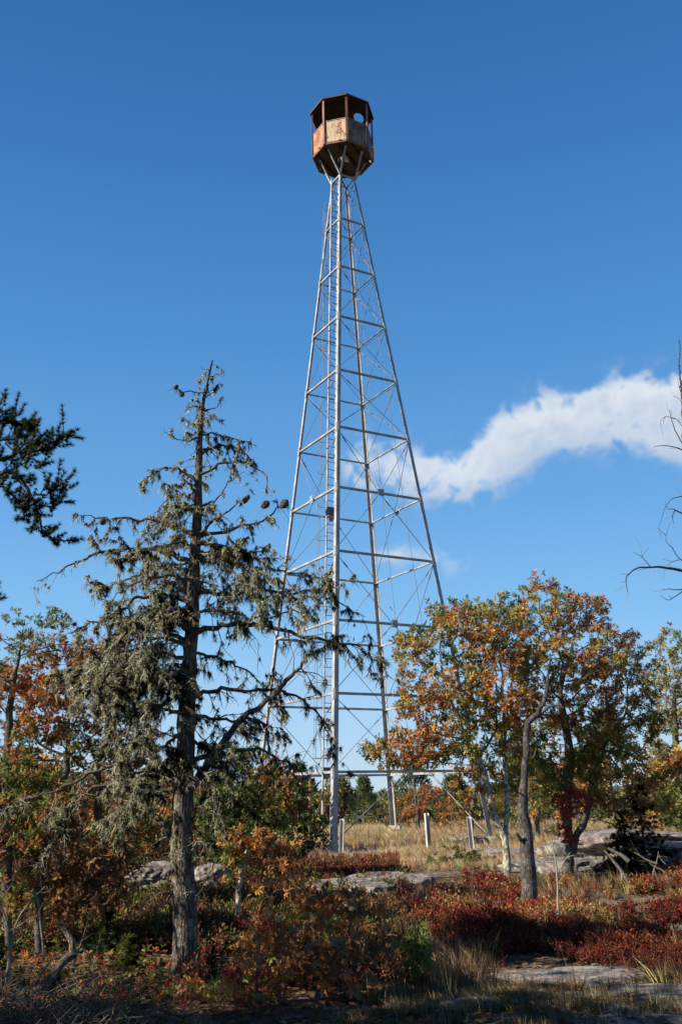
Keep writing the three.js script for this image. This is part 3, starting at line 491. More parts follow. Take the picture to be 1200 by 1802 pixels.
// left thicket
oak({ label: 'tall thin autumn oak at the left edge with bare twigs above', d: 14.5, R: .06, n: 620, seed: 707, pal: [['green', .8], ['olive', 2.0], ['tan', .5], ['orange', 1.5], ['rust', 1.6], ['red', .5]], leaves: .95,
  stems: [{ px: [[18, 1640], [8, 1500], [12, 1330], [25, 1200], [40, 1130]] }],
  lobes: [[30, 1085, 34, 14], [92, 1075, 11, 20], [100, 1115, 24, 20], [10, 1130, 20, 20], [60, 1140, 40, 25], [130, 1150, 34, 30], [30, 1200, 40, 30], [90, 1215, 45, 36], [150, 1210, 30, 30], [-30, 1180, 30, 60], [40, 1280, 40, 30], [120, 1240, 40, 30], [180, 1150, 30, 30], [210, 1200, 30, 30]] });
oak({ label: 'russet oak filling the space left of the lichen-covered trunk', d: 15, R: .07, n: 700, seed: 808, pal: [['dark', 1.0], ['green', 1.5], ['olive', 1.1], ['orange', .8], ['rust', 1.8], ['brown', 2.4], ['red', .5]], leaves: 1.15,
  stems: [{ px: [[165, 1622], [168, 1540], [172, 1440], [175, 1350]] }],
  lobes: [[180, 1275, 34, 40], [165, 1330, 34, 30], [120, 1300, 40, 30], [220, 1250, 40, 40], [215, 1340, 40, 40], [140, 1400, 50, 40], [220, 1430, 50, 40], [180, 1480, 50, 36], [265, 1400, 36, 50], [270, 1470, 30, 30], [255, 1180, 40, 40], [90, 1380, 40, 30]] });
oak({ label: 'brownish oak with thin crown rising behind the left thicket', d: 20, R: .08, n: 520, seed: 818, pal: [['green', .8], ['olive', 1.8], ['orange', 1.2], ['rust', 1.8], ['brown', 2.2]], leaves: .85, step: .16, kill: .28,
  stems: [{ px: [[110, 1540], [112, 1420], [120, 1320]] }],
  lobes: [[20, 1180, 30, 40], [60, 1240, 50, 40], [130, 1180, 50, 50], [200, 1220, 50, 50], [240, 1290, 40, 40], [30, 1310, 45, 40], [110, 1290, 50, 40], [190, 1320, 45, 36], [-30, 1250, 40, 50], [260, 1370, 36, 40]] });
oak({ label: 'thick rust-brown oak bush at the left edge', d: 12.8, R: .055, n: 760, seed: 909, pal: [['dark', 1.6], ['green', 2.2], ['olive', 1.4], ['orange', .4], ['rust', 1.3], ['brown', 3.0]], leaves: 1.25,
  stems: [{ px: [[70, 1650], [72, 1560], [80, 1470]] }, { px: [[20, 1660], [15, 1560], [20, 1470]], join: 0 }],
  lobes: [[30, 1400, 60, 40], [90, 1430, 60, 45], [20, 1480, 60, 50], [110, 1500, 60, 45], [50, 1560, 60, 45], [120, 1570, 50, 36], [-40, 1450, 50, 80], [160, 1520, 36, 40], [20, 1350, 45, 30], [205, 1505, 40, 40], [220, 1560, 30, 26], [170, 1590, 36, 24]] });
oak({ label: 'dark green oak standing behind the lichen-covered tree', d: 19, R: .08, n: 900, seed: 111, pal: [['dark', 4], ['green', 2.4], ['olive', .5], ['brown', .5], ['rust', .35]], leaves: 1.3,
  stems: [{ px: [[470, 1575], [468, 1500], [465, 1430]] }],
  lobes: [[405, 1365, 28, 40], [440, 1385, 40, 50], [490, 1410, 42, 45], [535, 1440, 28, 40], [450, 1460, 55, 40], [510, 1480, 45, 34], [390, 1450, 40, 50], [400, 1520, 40, 30], [540, 1490, 22, 22], [420, 1330, 22, 24], [380, 1400, 30, 40], [470, 1350, 26, 24], [555, 1460, 22, 30]] });
oak({ name: 'oak_sapling', label: 'orange-leaved oak sapling right of the lichen-covered trunk', d: 14, R: .035, n: 300, seed: 222, pal: [['olive', 1.2], ['green', 1.3], ['orange', 1.4], ['rust', 1.6], ['brown', 1.6]], leaves: .8, thick: .01, mat: M.lichenBark,
  stems: [{ px: [[418, 1640], [420, 1580], [428, 1520], [440, 1480]] }],
  lobes: [[415, 1490, 34, 28], [460, 1480, 40, 28], [500, 1510, 38, 26], [450, 1525, 36, 24], [530, 1545, 34, 22], [400, 1540, 22, 20], [480, 1550, 30, 18]] });
oak({ name: 'oak_sapling', label: 'large rusty oak sapling in the front centre of the undergrowth', d: 10.4, R: .03, n: 430, seed: 333, pal: [['olive', .35], ['orange', 1.2], ['rust', 2.2], ['brown', 3.6]], leaves: .3, fill: 1.5, thick: .008, each: 280, size: 1.15, step: .09, kill: .16,
  stems: [{ px: [[560, 1765], [558, 1700], [552, 1630]] }, { px: [[620, 1760], [625, 1690], [630, 1640]] }, { px: [[490, 1755], [485, 1690], [480, 1640]] }],
  lobes: [[495, 1580, 34, 22], [545, 1590, 45, 30], [600, 1600, 45, 30], [645, 1610, 36, 26], [470, 1650, 36, 34], [530, 1660, 45, 40], [590, 1670, 45, 40], [650, 1680, 40, 36], [560, 1720, 50, 26], [620, 1725, 50, 26], [490, 1720, 40, 26]] });
oak({ name: 'oak_sapling', label: 'small bright orange and red sapling left of the rusty one', d: 9.9, R: .02, n: 190, seed: 444, pal: [['olive', .7], ['orange', 1.8], ['red', .5], ['rust', 1.6], ['brown', 1]], leaves: .38, fill: 1.5, thick: .008, size: 1.0, step: .08, kill: .13,
  stems: [{ px: [[455, 1775], [452, 1720], [458, 1650]] }], lobes: [[460, 1640, 24, 20], [450, 1680, 26, 22], [435, 1715, 26, 22], [475, 1720, 24, 22], [440, 1745, 24, 14]] });
oak({ name: 'oak_sapling', label: 'little green sapling at the edge of the clearing', d: 11, R: .012, n: 60, seed: 555, pal: [['green', 3], ['olive', 1]], leaves: .8, thick: .008, size: .9, step: .07, kill: .12,
  stems: [{ px: [[728, 1718], [727, 1690], [725, 1670]] }], lobes: [[725, 1670, 16, 14], [740, 1690, 16, 16], [715, 1695, 14, 14]] });
oak({ name: 'low_bush', category: 'bush', label: 'grey-green low bush on the rock before the leaning post', d: 23.5, R: .03, n: 260, seed: 666, pal: [['green', 2], ['olive', 2], ['dark', 1], ['brown', .7]], leaves: .8, thick: .012, geos: smallSprays, size: 1.1, step: .12, kill: .2,
  stems: [{ px: [[800, 1530], [800, 1515], [802, 1505]] }], lobes: [[780, 1515, 26, 14], [820, 1510, 34, 16], [850, 1522, 22, 12], [755, 1522, 18, 10], [800, 1497, 18, 10]] });
oak({ name: 'red_shrub', category: 'bush', label: 'small shrub of hanging scarlet leaves on the right oak trunk', d: 19.6, R: .014, n: 90, seed: 777, pal: [['red', 4], ['orange', 1]], leaves: 1.3, thick: .012, geos: smallSprays, size: 1.0, step: .1, kill: .16,
  stems: [{ px: [[1010, 1560], [1008, 1500], [1003, 1440]] }], lobes: [[998, 1405, 9, 22], [1026, 1415, 12, 12], [996, 1440, 9, 20], [1000, 1475, 10, 16]] });

// ------------------------------------------------------------------ dead trunks and branches
function limbTree(name, label, category, d, mat, list, sides = 8, opt = {}) { // list: {n: part name, px: [[x, y, dz]...], r0, r1}
  const r = rng(opt.seed || 5), P = list.map(l => l.px.map(([x, y, q = 0]) => at(x, y, d + q)));
  if (!opt.free) P[0][0].y = gh(P[0][0].x, P[0][0].z) - .1;
  const o = P[0][0].clone(), T = base(name, o, label, category), tw = new MB(o);
  list.forEach((l, k) => {
    const len = P[k].reduce((s, p, j) => s + (j ? p.distanceTo(P[k][j - 1]) : 0), 0), n = Math.max(4, Math.round(len / (opt.step || .12))), c = path(P[k], n, Math.min(l.r0 * .2, .012) + .003, r), rad = l.prof ? c.map((_, j) => { const t = j / n * (l.prof.length - 1), i = Math.min(Math.floor(t), l.prof.length - 2); return lerp(l.prof[i], l.prof[i + 1], t - i) * (.92 + .16 * r()); }) : taper(c.length, l.r0, l.r1);
    const m = new MB(o); m.tube(c, rad, l.r0 > .05 ? 14 : sides, .6);
    if (l.r0 > .05) for (let q = 0; q < m.p.length; q += 3) { const x = m.p[q] * 9, y = m.p[q + 1] * 2.2, z = m.p[q + 2] * 9, f = (fbm(x + 7, y, z, 3) - .5) * l.r0 * .26; m.p[q] += m.n[q] * f; m.p[q + 2] += m.n[q + 2] * f; }
    m.build(l.n || (k ? 'branch' : 'trunk'), l.mat || mat, T);
    if (opt.twigs && l.r0 < .04) for (let j = 1; j < c.length; j++) if (r() < opt.twigs) { const dir = c[j].clone().sub(c[j - 1]).normalize().add(rvec(r).multiplyScalar(.9)).normalize(), L = .06 + r() * .22; tw.tube(path([c[j], c[j].clone().addScaledVector(dir, L * .5), c[j].clone().addScaledVector(dir, L).add(rvec(r).multiplyScalar(L * .25))], 4, .006, r), taper(5, .0055, .002), 3); }
  });
  if (tw.count) tw.build('twigs', mat === M.snag ? M.greyTwig : mat, T).userData.kind = 'stuff';
  return T;
}
limbTree('snag_tree', 'bare grey crooked dead trunk in front of the oaks', 'tree', 16.2, M.snag, [
  { px: [[930, 1597], [928, 1525], [925, 1475], [920, 1425], [920, 1390], [925, 1345], [927, 1300], [930, 1272], [945, 1255], [957, 1235], [962, 1200], [969, 1152]], r0: .17, r1: .02, prof: [.15, .118, .105, .088, .07, .060, .054, .050, .044, .036, .027, .011] },
  { px: [[940, 1262], [955, 1252], [968, 1244, -.1], [988, 1240, -.1]], r0: .034, r1: .008 }, { px: [[946, 1258], [965, 1258, .1], [985, 1264, .2]], r0: .02, r1: .005 },
  { px: [[922, 1480], [914, 1477, -.1], [909, 1466, -.15]], r0: .04, r1: .02, n: 'stub' }, { px: [[921, 1330], [905, 1320, -.1], [893, 1328, -.2]], r0: .012, r1: .004 }, { px: [[935, 1340], [943, 1318, -.1], [940, 1300, -.2]], r0: .014, r1: .005 }, { px: [[920, 1400], [900, 1388, -.2], [880, 1392, -.3]], r0: .012, r1: .004 }], 8, { seed: 12 });
limbTree('dead_tree', 'leafless dead tree reaching in from the right edge against the sky', 'tree', 14, M.snag, [
  { px: [[1240, 1650], [1228, 1300], [1215, 1050], [1204, 800], [1199, 700], [1196, 660], [1194, 640], [1196, 622], [1194, 598]], r0: 0.0682, r1: 0.0036, prof: [.10, .08, .055, .03, .018, .012, .009, .006, .003] },
  { px: [[1216, 1010], [1199, 1004], [1169, 999, -.1], [1139, 998, -.2], [1115, 1002, -.25], [1101, 1020, -.3], [1104, 1043, -.3]], r0: 0.0279, r1: 0.0036 },
  { px: [[1143, 997, -.2], [1130, 981, -.2], [1113, 971, -.3]], r0: 0.0074, r1: 0.0024 }, { px: [[1130, 981, -.2], [1128, 970, -.2]], r0: 0.0037, r1: 0.0018 },
  { px: [[1217, 1030], [1199, 1038], [1181, 1037], [1163, 1038]], r0: 0.0124, r1: 0.0030 }, { px: [[1199, 1041], [1184, 1052], [1172, 1056], [1161, 1047]], r0: 0.0099, r1: 0.0024 },
  { px: [[1208, 878], [1199, 874], [1184, 877], [1169, 895, -.1], [1158, 928, -.1]], r0: 0.0099, r1: 0.0024 }, { px: [[1210, 910], [1199, 904], [1187, 897], [1176, 896]], r0: 0.0174, r1: 0.0042 }, { px: [[1187, 898], [1182, 908], [1185, 922]], r0: 0.0087, r1: 0.0030 },
  { px: [[1213, 990], [1194, 983], [1184, 967], [1170, 949], [1179, 920]], r0: 0.0099, r1: 0.0024 }, { px: [[1205, 795], [1199, 791], [1172, 784, -.1], [1149, 787, -.2]], r0: 0.0124, r1: 0.0036 },
  { px: [[1204, 790], [1199, 779], [1187, 757], [1179, 730], [1177, 722]], r0: 0.0112, r1: 0.0030 }, { px: [[1180, 735], [1170, 733], [1161, 742], [1166, 765]], r0: 0.0050, r1: 0.0018 }, { px: [[1181, 735], [1191, 739], [1199, 750]], r0: 0.0087, r1: 0.0036 },
  { px: [[1198, 707], [1190, 699], [1183, 697]], r0: 0.0050, r1: 0.0018 }, { px: [[1197, 690], [1193, 676], [1191, 665]], r0: 0.0037, r1: 0.0018 }, { px: [[1194, 985], [1182, 988], [1170, 1000]], r0: 0.0074, r1: 0.0024 }], 6, { seed: 21, twigs: .35, step: .07 });
limbTree('fallen_branch', 'tangle of bleached fallen limbs in front of the small fir', 'branch', 18.2, M.deadWood, [
  { px: [[1130, 1580], [1105, 1550], [1085, 1522], [1063, 1497]], r0: .05, r1: .018, n: 'limb' }, { px: [[1094, 1535], [1092, 1555], [1090, 1572]], r0: .03, r1: .012, n: 'limb' }, { px: [[1105, 1515], [1090, 1505], [1070, 1493]], r0: .045, r1: .025, n: 'limb' },
  { px: [[1155, 1520], [1135, 1512], [1115, 1500]], r0: .025, r1: .01, n: 'limb' }, { px: [[1195, 1560], [1170, 1535], [1150, 1525], [1140, 1515]], r0: .025, r1: .008, n: 'limb' }, { px: [[1178, 1585], [1160, 1555], [1150, 1530]], r0: .022, r1: .007, n: 'limb' }, { px: [[1150, 1560], [1148, 1540], [1155, 1515], [1158, 1500]], r0: .016, r1: .005, n: 'limb' }, { px: [[1170, 1520], [1160, 1508], [1157, 1498]], r0: .014, r1: .005, n: 'limb' }], 7, { seed: 31, twigs: .25 });
limbTree('fallen_log', 'mossy broken log leaning in the shade at lower left', 'log', 10.4, M.conifer, [
  { px: [[62, 1752, -.2], [95, 1712, 0], [130, 1680, .2]], r0: .048, r1: .04, n: 'log_stem' }, { px: [[132, 1684, .2], [126, 1655, .2], [108, 1627, .3]], r0: .04, r1: .026, n: 'log_stem' }, { px: [[131, 1682, .2], [150, 1670, .3], [175, 1660, .4]], r0: .012, r1: .004 }], 9, { seed: 41, twigs: .2 });
limbTree('fallen_branch', 'bare grey dead branches leaning at the lower left edge', 'branch', 10.6, M.deadWood, [
  { px: [[20, 1760], [18, 1700], [25, 1640], [50, 1590], [80, 1560]], r0: .016, r1: .006, n: 'limb' }, { px: [[5, 1740], [18, 1690], [15, 1630], [-5, 1570]], r0: .018, r1: .006, n: 'limb' }, { px: [[78, 1690], [72, 1620], [64, 1575], [42, 1566]], r0: .014, r1: .005, n: 'limb' }, { px: [[15, 1640], [40, 1625], [58, 1614]], r0: .01, r1: .004, n: 'limb' }, { px: [[70, 1720], [90, 1690], [112, 1682]], r0: .01, r1: .003, n: 'limb' }, { px: [[160, 1720], [168, 1690], [178, 1640]], r0: .008, r1: .003, n: 'limb' }, { px: [[130, 1700], [150, 1640], [158, 1600]], r0: .009, r1: .003, n: 'limb' }, { px: [[-10, 1600], [20, 1560], [32, 1530]], r0: .01, r1: .003, n: 'limb' }], 6, { seed: 51, twigs: .5 });
{ // stalks before the red shrubs
  limbTree('bare_sapling', 'thin leafless sapling standing in the red shrubs', 'tree', 14.6, M.greyTwig, [{ px: [[980, 1640], [981, 1580], [978, 1520], [968, 1470]], r0: .022, r1: .008 }, { px: [[979, 1550], [990, 1520], [1003, 1500]], r0: .012, r1: .004 }, { px: [[978, 1525], [965, 1500], [955, 1478]], r0: .01, r1: .003 }], 6, { seed: 61, twigs: .4 });
}

// ------------------------------------------------------------------ conifers
function tuft(seed, n, len, w, droop, open) {                            // strands or needles from one point, growing along +y
  const r = rng(seed), m = new MB();
  for (let k = 0; k < n; k++) { const b = .7 + r() * .6; m.col = [b, b, b * (.9 + r() * .2)]; const d = rvec(r).multiplyScalar(open).add(V(0, 1, 0)).normalize(), L = len * (.5 + r() * .8), s = d.clone().cross(rvec(r)).normalize(), p0 = rvec(r).multiplyScalar(len * .12), p1 = p0.clone().addScaledVector(d, L * .55).add(V((r() - .5) * droop, (r() - .5) * droop, (r() - .5) * droop).multiplyScalar(L)), p2 = p1.clone().addScaledVector(d, L * .45).add(rvec(r).multiplyScalar(L * droop * .7)), nn = d.clone().cross(s).normalize(); const i0 = m.v(p0.clone().addScaledVector(s, -w), nn), i1 = m.v(p0.clone().addScaledVector(s, w), nn), i2 = m.v(p1.clone().addScaledVector(s, -w * .8), nn), i3 = m.v(p1.clone().addScaledVector(s, w * .8), nn), i4 = m.v(p2, nn); m.i.push(i0, i1, i2, i1, i3, i2, i2, i3, i4); }
  return m.geo();
}
const lichenTufts = [1, 2, 3, 4, 5].map(s => s < 4 ? mergeGeometries([tuft(s * 13, 20, .036, .0040, .9, 1.6), tuft(s * 17, 5, .08, .0034, .5, .5)]) : tuft(s * 13, 8, .12, .0034, .35, .4));
const needleTufts = [1, 2, 3].map(s => tuft(s * 29, 46, .062, .0016, .12, .85));
{ // the old lichen-covered conifer at the left
  const D = 11.6, r = rng(4242);
  const TP = [[325, 1712], [325, 1600], [322, 1500], [322, 1400], [328, 1300], [332, 1200], [338, 1100], [342, 1000], [348, 900], [351, 800], [356, 720], [374, 634]], TW = [54, 45, 42, 38, 35, 32, 28, 24, 19, 14, 9, 3];
  const tp = TP.map(([x, y]) => at(x, y, D)); tp[0].y = gh(tp[0].x, tp[0].z) - .1;
  const org = V(tp[0].x, tp[0].y + .1, tp[0].z), T = base('lichen_conifer', org, 'large half-dead conifer draped in grey-green lichen in the left foreground', 'tree');
  const curve = new THREE.CatmullRomCurve3(tp), n = 150, pts = curve.getPoints(n), rad = pts.map((p, k) => { const t = k / n * 11, i = Math.min(10, Math.floor(t)); return lerp(TW[i], TW[i + 1], t - i) / 2 / FOCAL * D * .8; });
  const tm = new MB(org); tm.tube(pts, rad, 44, .7);
  for (let q = 0; q < tm.p.length; q += 3) { const a = Math.atan2(tm.n[q], tm.n[q + 2]), y = tm.p[q + 1], f = ((fbm(Math.cos(a) * 3 + 9, y * 2.4, Math.sin(a) * 3, 3) - .5) * .03 + (Math.abs(fbm(Math.cos(a) * 7 + 3, y * 3.2, Math.sin(a) * 7, 3) - .5) - .12) * .11) * clamp(1.2 - y / 6.5, .12, 1); tm.p[q] += tm.n[q] * f; tm.p[q + 2] += tm.n[q + 2] * f; }
  tm.build('trunk', M.conifer, T);
  const rTrunk = py => { let i = 0; while (i < 10 && TP[i + 1][1] > py) i++; const t = clamp((py - TP[i][1]) / (TP[i + 1][1] - TP[i][1])); return [lerp(TP[i][0], TP[i + 1][0], t), lerp(TW[i], TW[i + 1], t)]; };
  // main branches: start height on the trunk, then points; tip depth offset; base radius (px); lichen amount; twig length
  const B = [
    [[400, [370, 1335], [420, 1272], [490, 1215], [530, 1168], [548, 1150], [590, 1128]], -.5, 17, 1.2, .55], [[1112, [400, 1099], [470, 1100], [535, 1120], [590, 1130], [640, 1145], [690, 1195]], -.7, 11, .45, .5],
    [[1225, [390, 1212], [430, 1215], [495, 1215], [550, 1245], [575, 1290], [592, 1335]], .4, 9, .5, .45], [[1335, [400, 1325], [450, 1318], [500, 1340], [545, 1372]], .5, 9, .4, .4], [[1260, [390, 1265], [440, 1275], [500, 1300]], 1.0, 8, .6, .4],
    [[940, [372, 920], [390, 905], [420, 885], [436, 876]], -.2, 7, .7, .3], [[945, [420, 928], [465, 914], [490, 893], [508, 884]], .2, 7, .5, .3], [[955, [400, 965], [440, 975], [475, 1000], [530, 1010], [585, 1022]], -.4, 9, 2.3, .5],
    [[1040, [400, 1046], [450, 1037], [515, 1046], [570, 1036], [605, 1066], [642, 1086]], .4, 9, 2.0, .55], [[975, [400, 985], [450, 1000], [500, 1035], [560, 1055]], -.9, 8, 2.2, .5], [[985, [385, 990], [430, 1030], [470, 1070]], -.7, 7, 1.2, .4], [[1150, [390, 1160], [440, 1185], [480, 1240]], .8, 7, .9, .4], [[1075, [400, 1075], [450, 1090], [520, 1075], [560, 1090]], -.9, 7, 1.1, .45],
    [[938, [280, 915], [230, 914], [180, 912], [143, 908]], -.3, 9, .9, .3], [[990, [280, 970], [205, 970], [155, 981], [115, 1000], [64, 1023]], -.5, 10, .9, .4], [[1045, [310, 1010], [270, 985], [225, 990]], .5, 7, 1.2, .4], [[1005, [300, 1000], [250, 1010], [190, 1030], [160, 1040]], .6, 7, 1.2, .4],
    [[1060, [280, 1047], [240, 1055], [205, 1077], [155, 1100], [110, 1120]], -.4, 10, 1.2, .4], [[1100, [270, 1075], [225, 1095], [185, 1140], [150, 1210]], -.6, 10, 2.6, .55], [[1110, [290, 1090], [230, 1105], [190, 1160], [175, 1240]], -1.0, 8, 2.8, .55], [[1160, [280, 1150], [230, 1190], [190, 1270]], -.3, 8, 2.6, .55], [[1020, [300, 1015], [240, 1025], [190, 1060]], -.8, 7, 2.4, .45], [[960, [310, 955], [260, 965], [215, 985]], -.9, 6, 2.0, .4], [[900, [330, 895], [300, 905], [270, 925]], -.7, 5, 1.8, .3], [[1180, [300, 1190], [265, 1230], [250, 1300]], -1.2, 7, 2.6, .5], [[1125, [270, 1110], [210, 1140], [150, 1175], [90, 1205]], .3, 9, 1.8, .5], [[1140, [280, 1120], [240, 1150], [210, 1220], [200, 1280]], -.9, 8, 2.2, .55], [[1085, [290, 1080], [255, 1110], [235, 1170]], -1.1, 7, 2.2, .5],
    [[1220, [280, 1245], [240, 1295], [215, 1345]], -.6, 9, 1.7, .5], [[1190, [270, 1190], [200, 1210], [130, 1250]], .7, 9, 1.5, .5], [[1250, [270, 1255], [220, 1290], [170, 1350]], .2, 8, 1.4, .5], [[1290, [290, 1310], [260, 1350], [250, 1410]], -1.0, 8, 1.6, .45],
    [[1365, [250, 1342], [190, 1350], [110, 1387], [50, 1405], [12, 1425]], -.5, 10, .35, .35], [[1380, [240, 1370], [150, 1395], [112, 1440], [85, 1500], [62, 1532]], -.7, 9, .5, .4], [[1400, [275, 1385], [215, 1415], [180, 1450]], .3, 8, .8, .4], [[1480, [290, 1462], [262, 1425], [220, 1378]], .4, 15, .4, .35], [[1330, [280, 1345], [225, 1385], [205, 1450]], -1.2, 8, 1.4, .5],
    [[1490, [360, 1480], [384, 1490], [370, 1535], [345, 1577]], -.5, 5, .1, .15], [[1345, [365, 1365], [380, 1400], [388, 1440]], -1.0, 7, 1.3, .35], [[1300, [370, 1320], [400, 1360], [410, 1410]], .9, 7, .8, .35],
    [[850, [310, 822], [275, 830], [244, 852]], -.3, 6, .9, .22], [[835, [400, 815], [440, 815], [468, 838], [470, 872]], -.2, 6, 1.2, .25], [[800, [385, 785], [420, 790], [450, 815]], .4, 5, 1.2, .25], [[770, [325, 775], [290, 760]], -.1, 4, .9, .18], [[765, [380, 765], [410, 770], [440, 778]], .2, 4, .8, .2], [[880, [320, 870], [295, 880], [270, 905]], .5, 6, 1.0, .3], [[895, [380, 880], [400, 850], [430, 830]], .5, 5, 1.2, .25], [[870, [335, 850], [310, 855], [290, 850]], -.8, 5, 1, .22],
    [[725, [385, 712], [391, 700]], 0, 3, 1, .12], [[715, [340, 715], [325, 725]], .1, 3, 1, .12], [[690, [340, 690], [318, 688], [311, 680]], -.1, 3, 1, .12], [[740, [370, 735], [395, 740]], -.2, 3, .9, .15], [[668, [376, 662], [392, 655]], 0, 2, .8, .08], [[655, [362, 650], [355, 645]], 0, 2, .8, .06], [[700, [378, 685], [388, 676]], .1, 2.5, .9, .1], [[750, [340, 745], [322, 735]], .2, 3, .9, .14],
  ];
  for (let k = 0; k < 15; k++) { const y = 700 + 640 * (k + r()) / 26, s = (y - 620) * .22, a = r() * 6.28, x = rTrunk(y)[0]; B.push([[y, [x + Math.cos(a) * s * .5, y - 4 + r() * 10], [x + Math.cos(a) * s, y + s * .25 * r()]], Math.sin(a) * s / FOCAL * D * 1.4, 2.5 + s * .03, 1.2, .12 + s * .0022]); }
  const L = [], tw = new MB(org), cones = [];
  const lich = (p, d, k) => { if (r() < (p.y > 3.4 ? .42 : .55) * k * (.2 + 1.5 * smooth(.4, .62, fbm(p.x * 3.2 + 5, p.y * 3.2, p.z * 3.2, 2)))) L.push({ p: p.clone(), y: d.clone().multiplyScalar(.2).add(rvec(r).multiplyScalar(.45)).add(V(0, -1, 0)).normalize(), roll: r() * 6.28, s: .55 + r() * .75, c: (() => { const b = .75 + r() * .5, g = fbm(p.x * 2, p.y * 2, p.z * 2, 2); return [lerp(.64, .72, g) * b, lerp(.66, .72, g) * b, lerp(.42, .52, g) * b]; })() }); };
  function twig(p0, dir, len, rad0, depth, lk) {
    const mid = p0.clone().addScaledVector(dir, len * .5).add(rvec(r).multiplyScalar(len * .12)), end = mid.clone().addScaledVector(dir, len * .45).add(rvec(r).multiplyScalar(len * .2)); end.y -= len * .34 * r();
    const c = path([p0, mid, end], Math.max(3, Math.round(len / .06)), .006, r); tw.tube(c, taper(c.length, rad0, .0018), depth > 1 ? 4 : 3);
    for (let k = 1; k < c.length; k++) { const dd = c[k].clone().sub(c[k - 1]).normalize(); lich(c[k], dd, .85 * lk); lich(c[k].clone().lerp(c[k - 1], .33), dd, .7 * lk); lich(c[k].clone().lerp(c[k - 1], .66), dd, .6 * lk); if (depth > 1 && r() < .46) twig(c[k], dd.clone().multiplyScalar(.5).add(rvec(r).multiplyScalar(.8)).add(V(0, -.25, 0)).normalize(), len * (.25 + r() * .4), rad0 * .6, depth - 1, lk); }
    if (r() < .022) cones.push([end, .012 + r() * .016]);
  }
  for (const [[y0, ...rest], dz, rp, lk, tl] of B) {
    const yy = y0 < 600 ? 1395 : y0, [tx, twd] = rTrunk(yy), m0 = rest.length, P = [at(tx + Math.sign(rest[0][0] - tx) * twd * .2, yy, D + .05 * Math.sign(dz)), ...rest.map(([x, y], k) => at(x, y, D + dz * (k + 1) / m0))];
    const len = P.reduce((s, p, j) => s + (j ? p.distanceTo(P[j - 1]) : 0), 0), n = Math.max(5, Math.round(len / .075)), c = path(P, n, .022, r), R0 = rp / 2 / FOCAL * D * 1.05, rd = c.map((_, k) => lerp(R0, .004, (k / n) ** .8) * (.85 + .3 * r()));
    const m = new MB(org); m.tube(c, rd, R0 > .025 ? 9 : 6, .5); m.build('branch', M.conifer, T);
    for (let k = 1; k < c.length; k++) {
      const t = k / n, dd = c[k].clone().sub(c[k - 1]).normalize(), top = Math.min(1, t * 3 + .15);
      for (let q = 0; q < 4; q++) lich(c[k].clone().lerp(c[k - 1], q / 4).addScaledVector(rvec(r), rd[k]), dd, .75 * lk * top);
      if (t > .08) for (let q = 0; q < 2; q++) if (r() < .36 + .1 * (lk > 1.3)) { const side = rvec(r); side.addScaledVector(dd, -side.dot(dd)).normalize(); twig(c[k], dd.clone().multiplyScalar(.55).add(side.multiplyScalar(.9)).add(V(0, -.3, 0)).normalize(), tl * (.35 + r() * .75) * (1.15 - t * .6), Math.min(rd[k] * .6, .009), tl > .2 ? 2 : 1, lk); }
    }
    if (r() < .2) cones.push([c[n].clone(), .018 + r() * .018]);
  }
  for (let k = 4; k < n; k++) for (let q = 0; q < 6; q++) { const t = k / n; if (r() < .2 + t * .8) { const a = r() * 6.28, p = pts[k].clone().lerp(pts[k - 1], r()).add(V(Math.cos(a), 0, Math.sin(a)).multiplyScalar(rad[k])); lich(p, V(Math.cos(a), -.2, Math.sin(a)), .75); if (r() < .09) twig(p, V(Math.cos(a), .1 - r() * .5, Math.sin(a)).normalize(), .1 + r() * .25, .005, 1, 1); } }
  cones.push([at(467, 888, D + .1), .06], [at(500, 887, D + .1), .065], [at(320, 694, D), .045], [at(452, 1002, D - .3), .04], [at(431, 880, D - .2), .045], [at(181, 918, D - .3), .05], [at(470, 886, D + .1), .035]);
  tw.build('twigs', M.greyTwig, T).userData.kind = 'stuff';
  const cg = new THREE.IcosahedronGeometry(1, 3); { const p = cg.attributes.position; for (let k = 0; k < p.count; k++) { const x = p.getX(k), y = p.getY(k), z = p.getZ(k), f = .8 + .5 * fbm(x * 3 + 5, y * 3, z * 3, 3); p.setXYZ(k, x * f * .8, y * f, z * f * .8); } cg.computeVertexNormals(); }
  for (const [p, s] of cones.slice(-160)) { const m = part('cone', cg, M.cone, T); m.position.copy(p).sub(org); m.scale.setScalar(s); m.rotation.set(r() * 3, r() * 6, r()); }
  instances('lichen', lichenTufts, M.lichen, T, L);
  console.log('lichen', L.length, 'twig verts', tw.count, 'cones', cones.length);
}
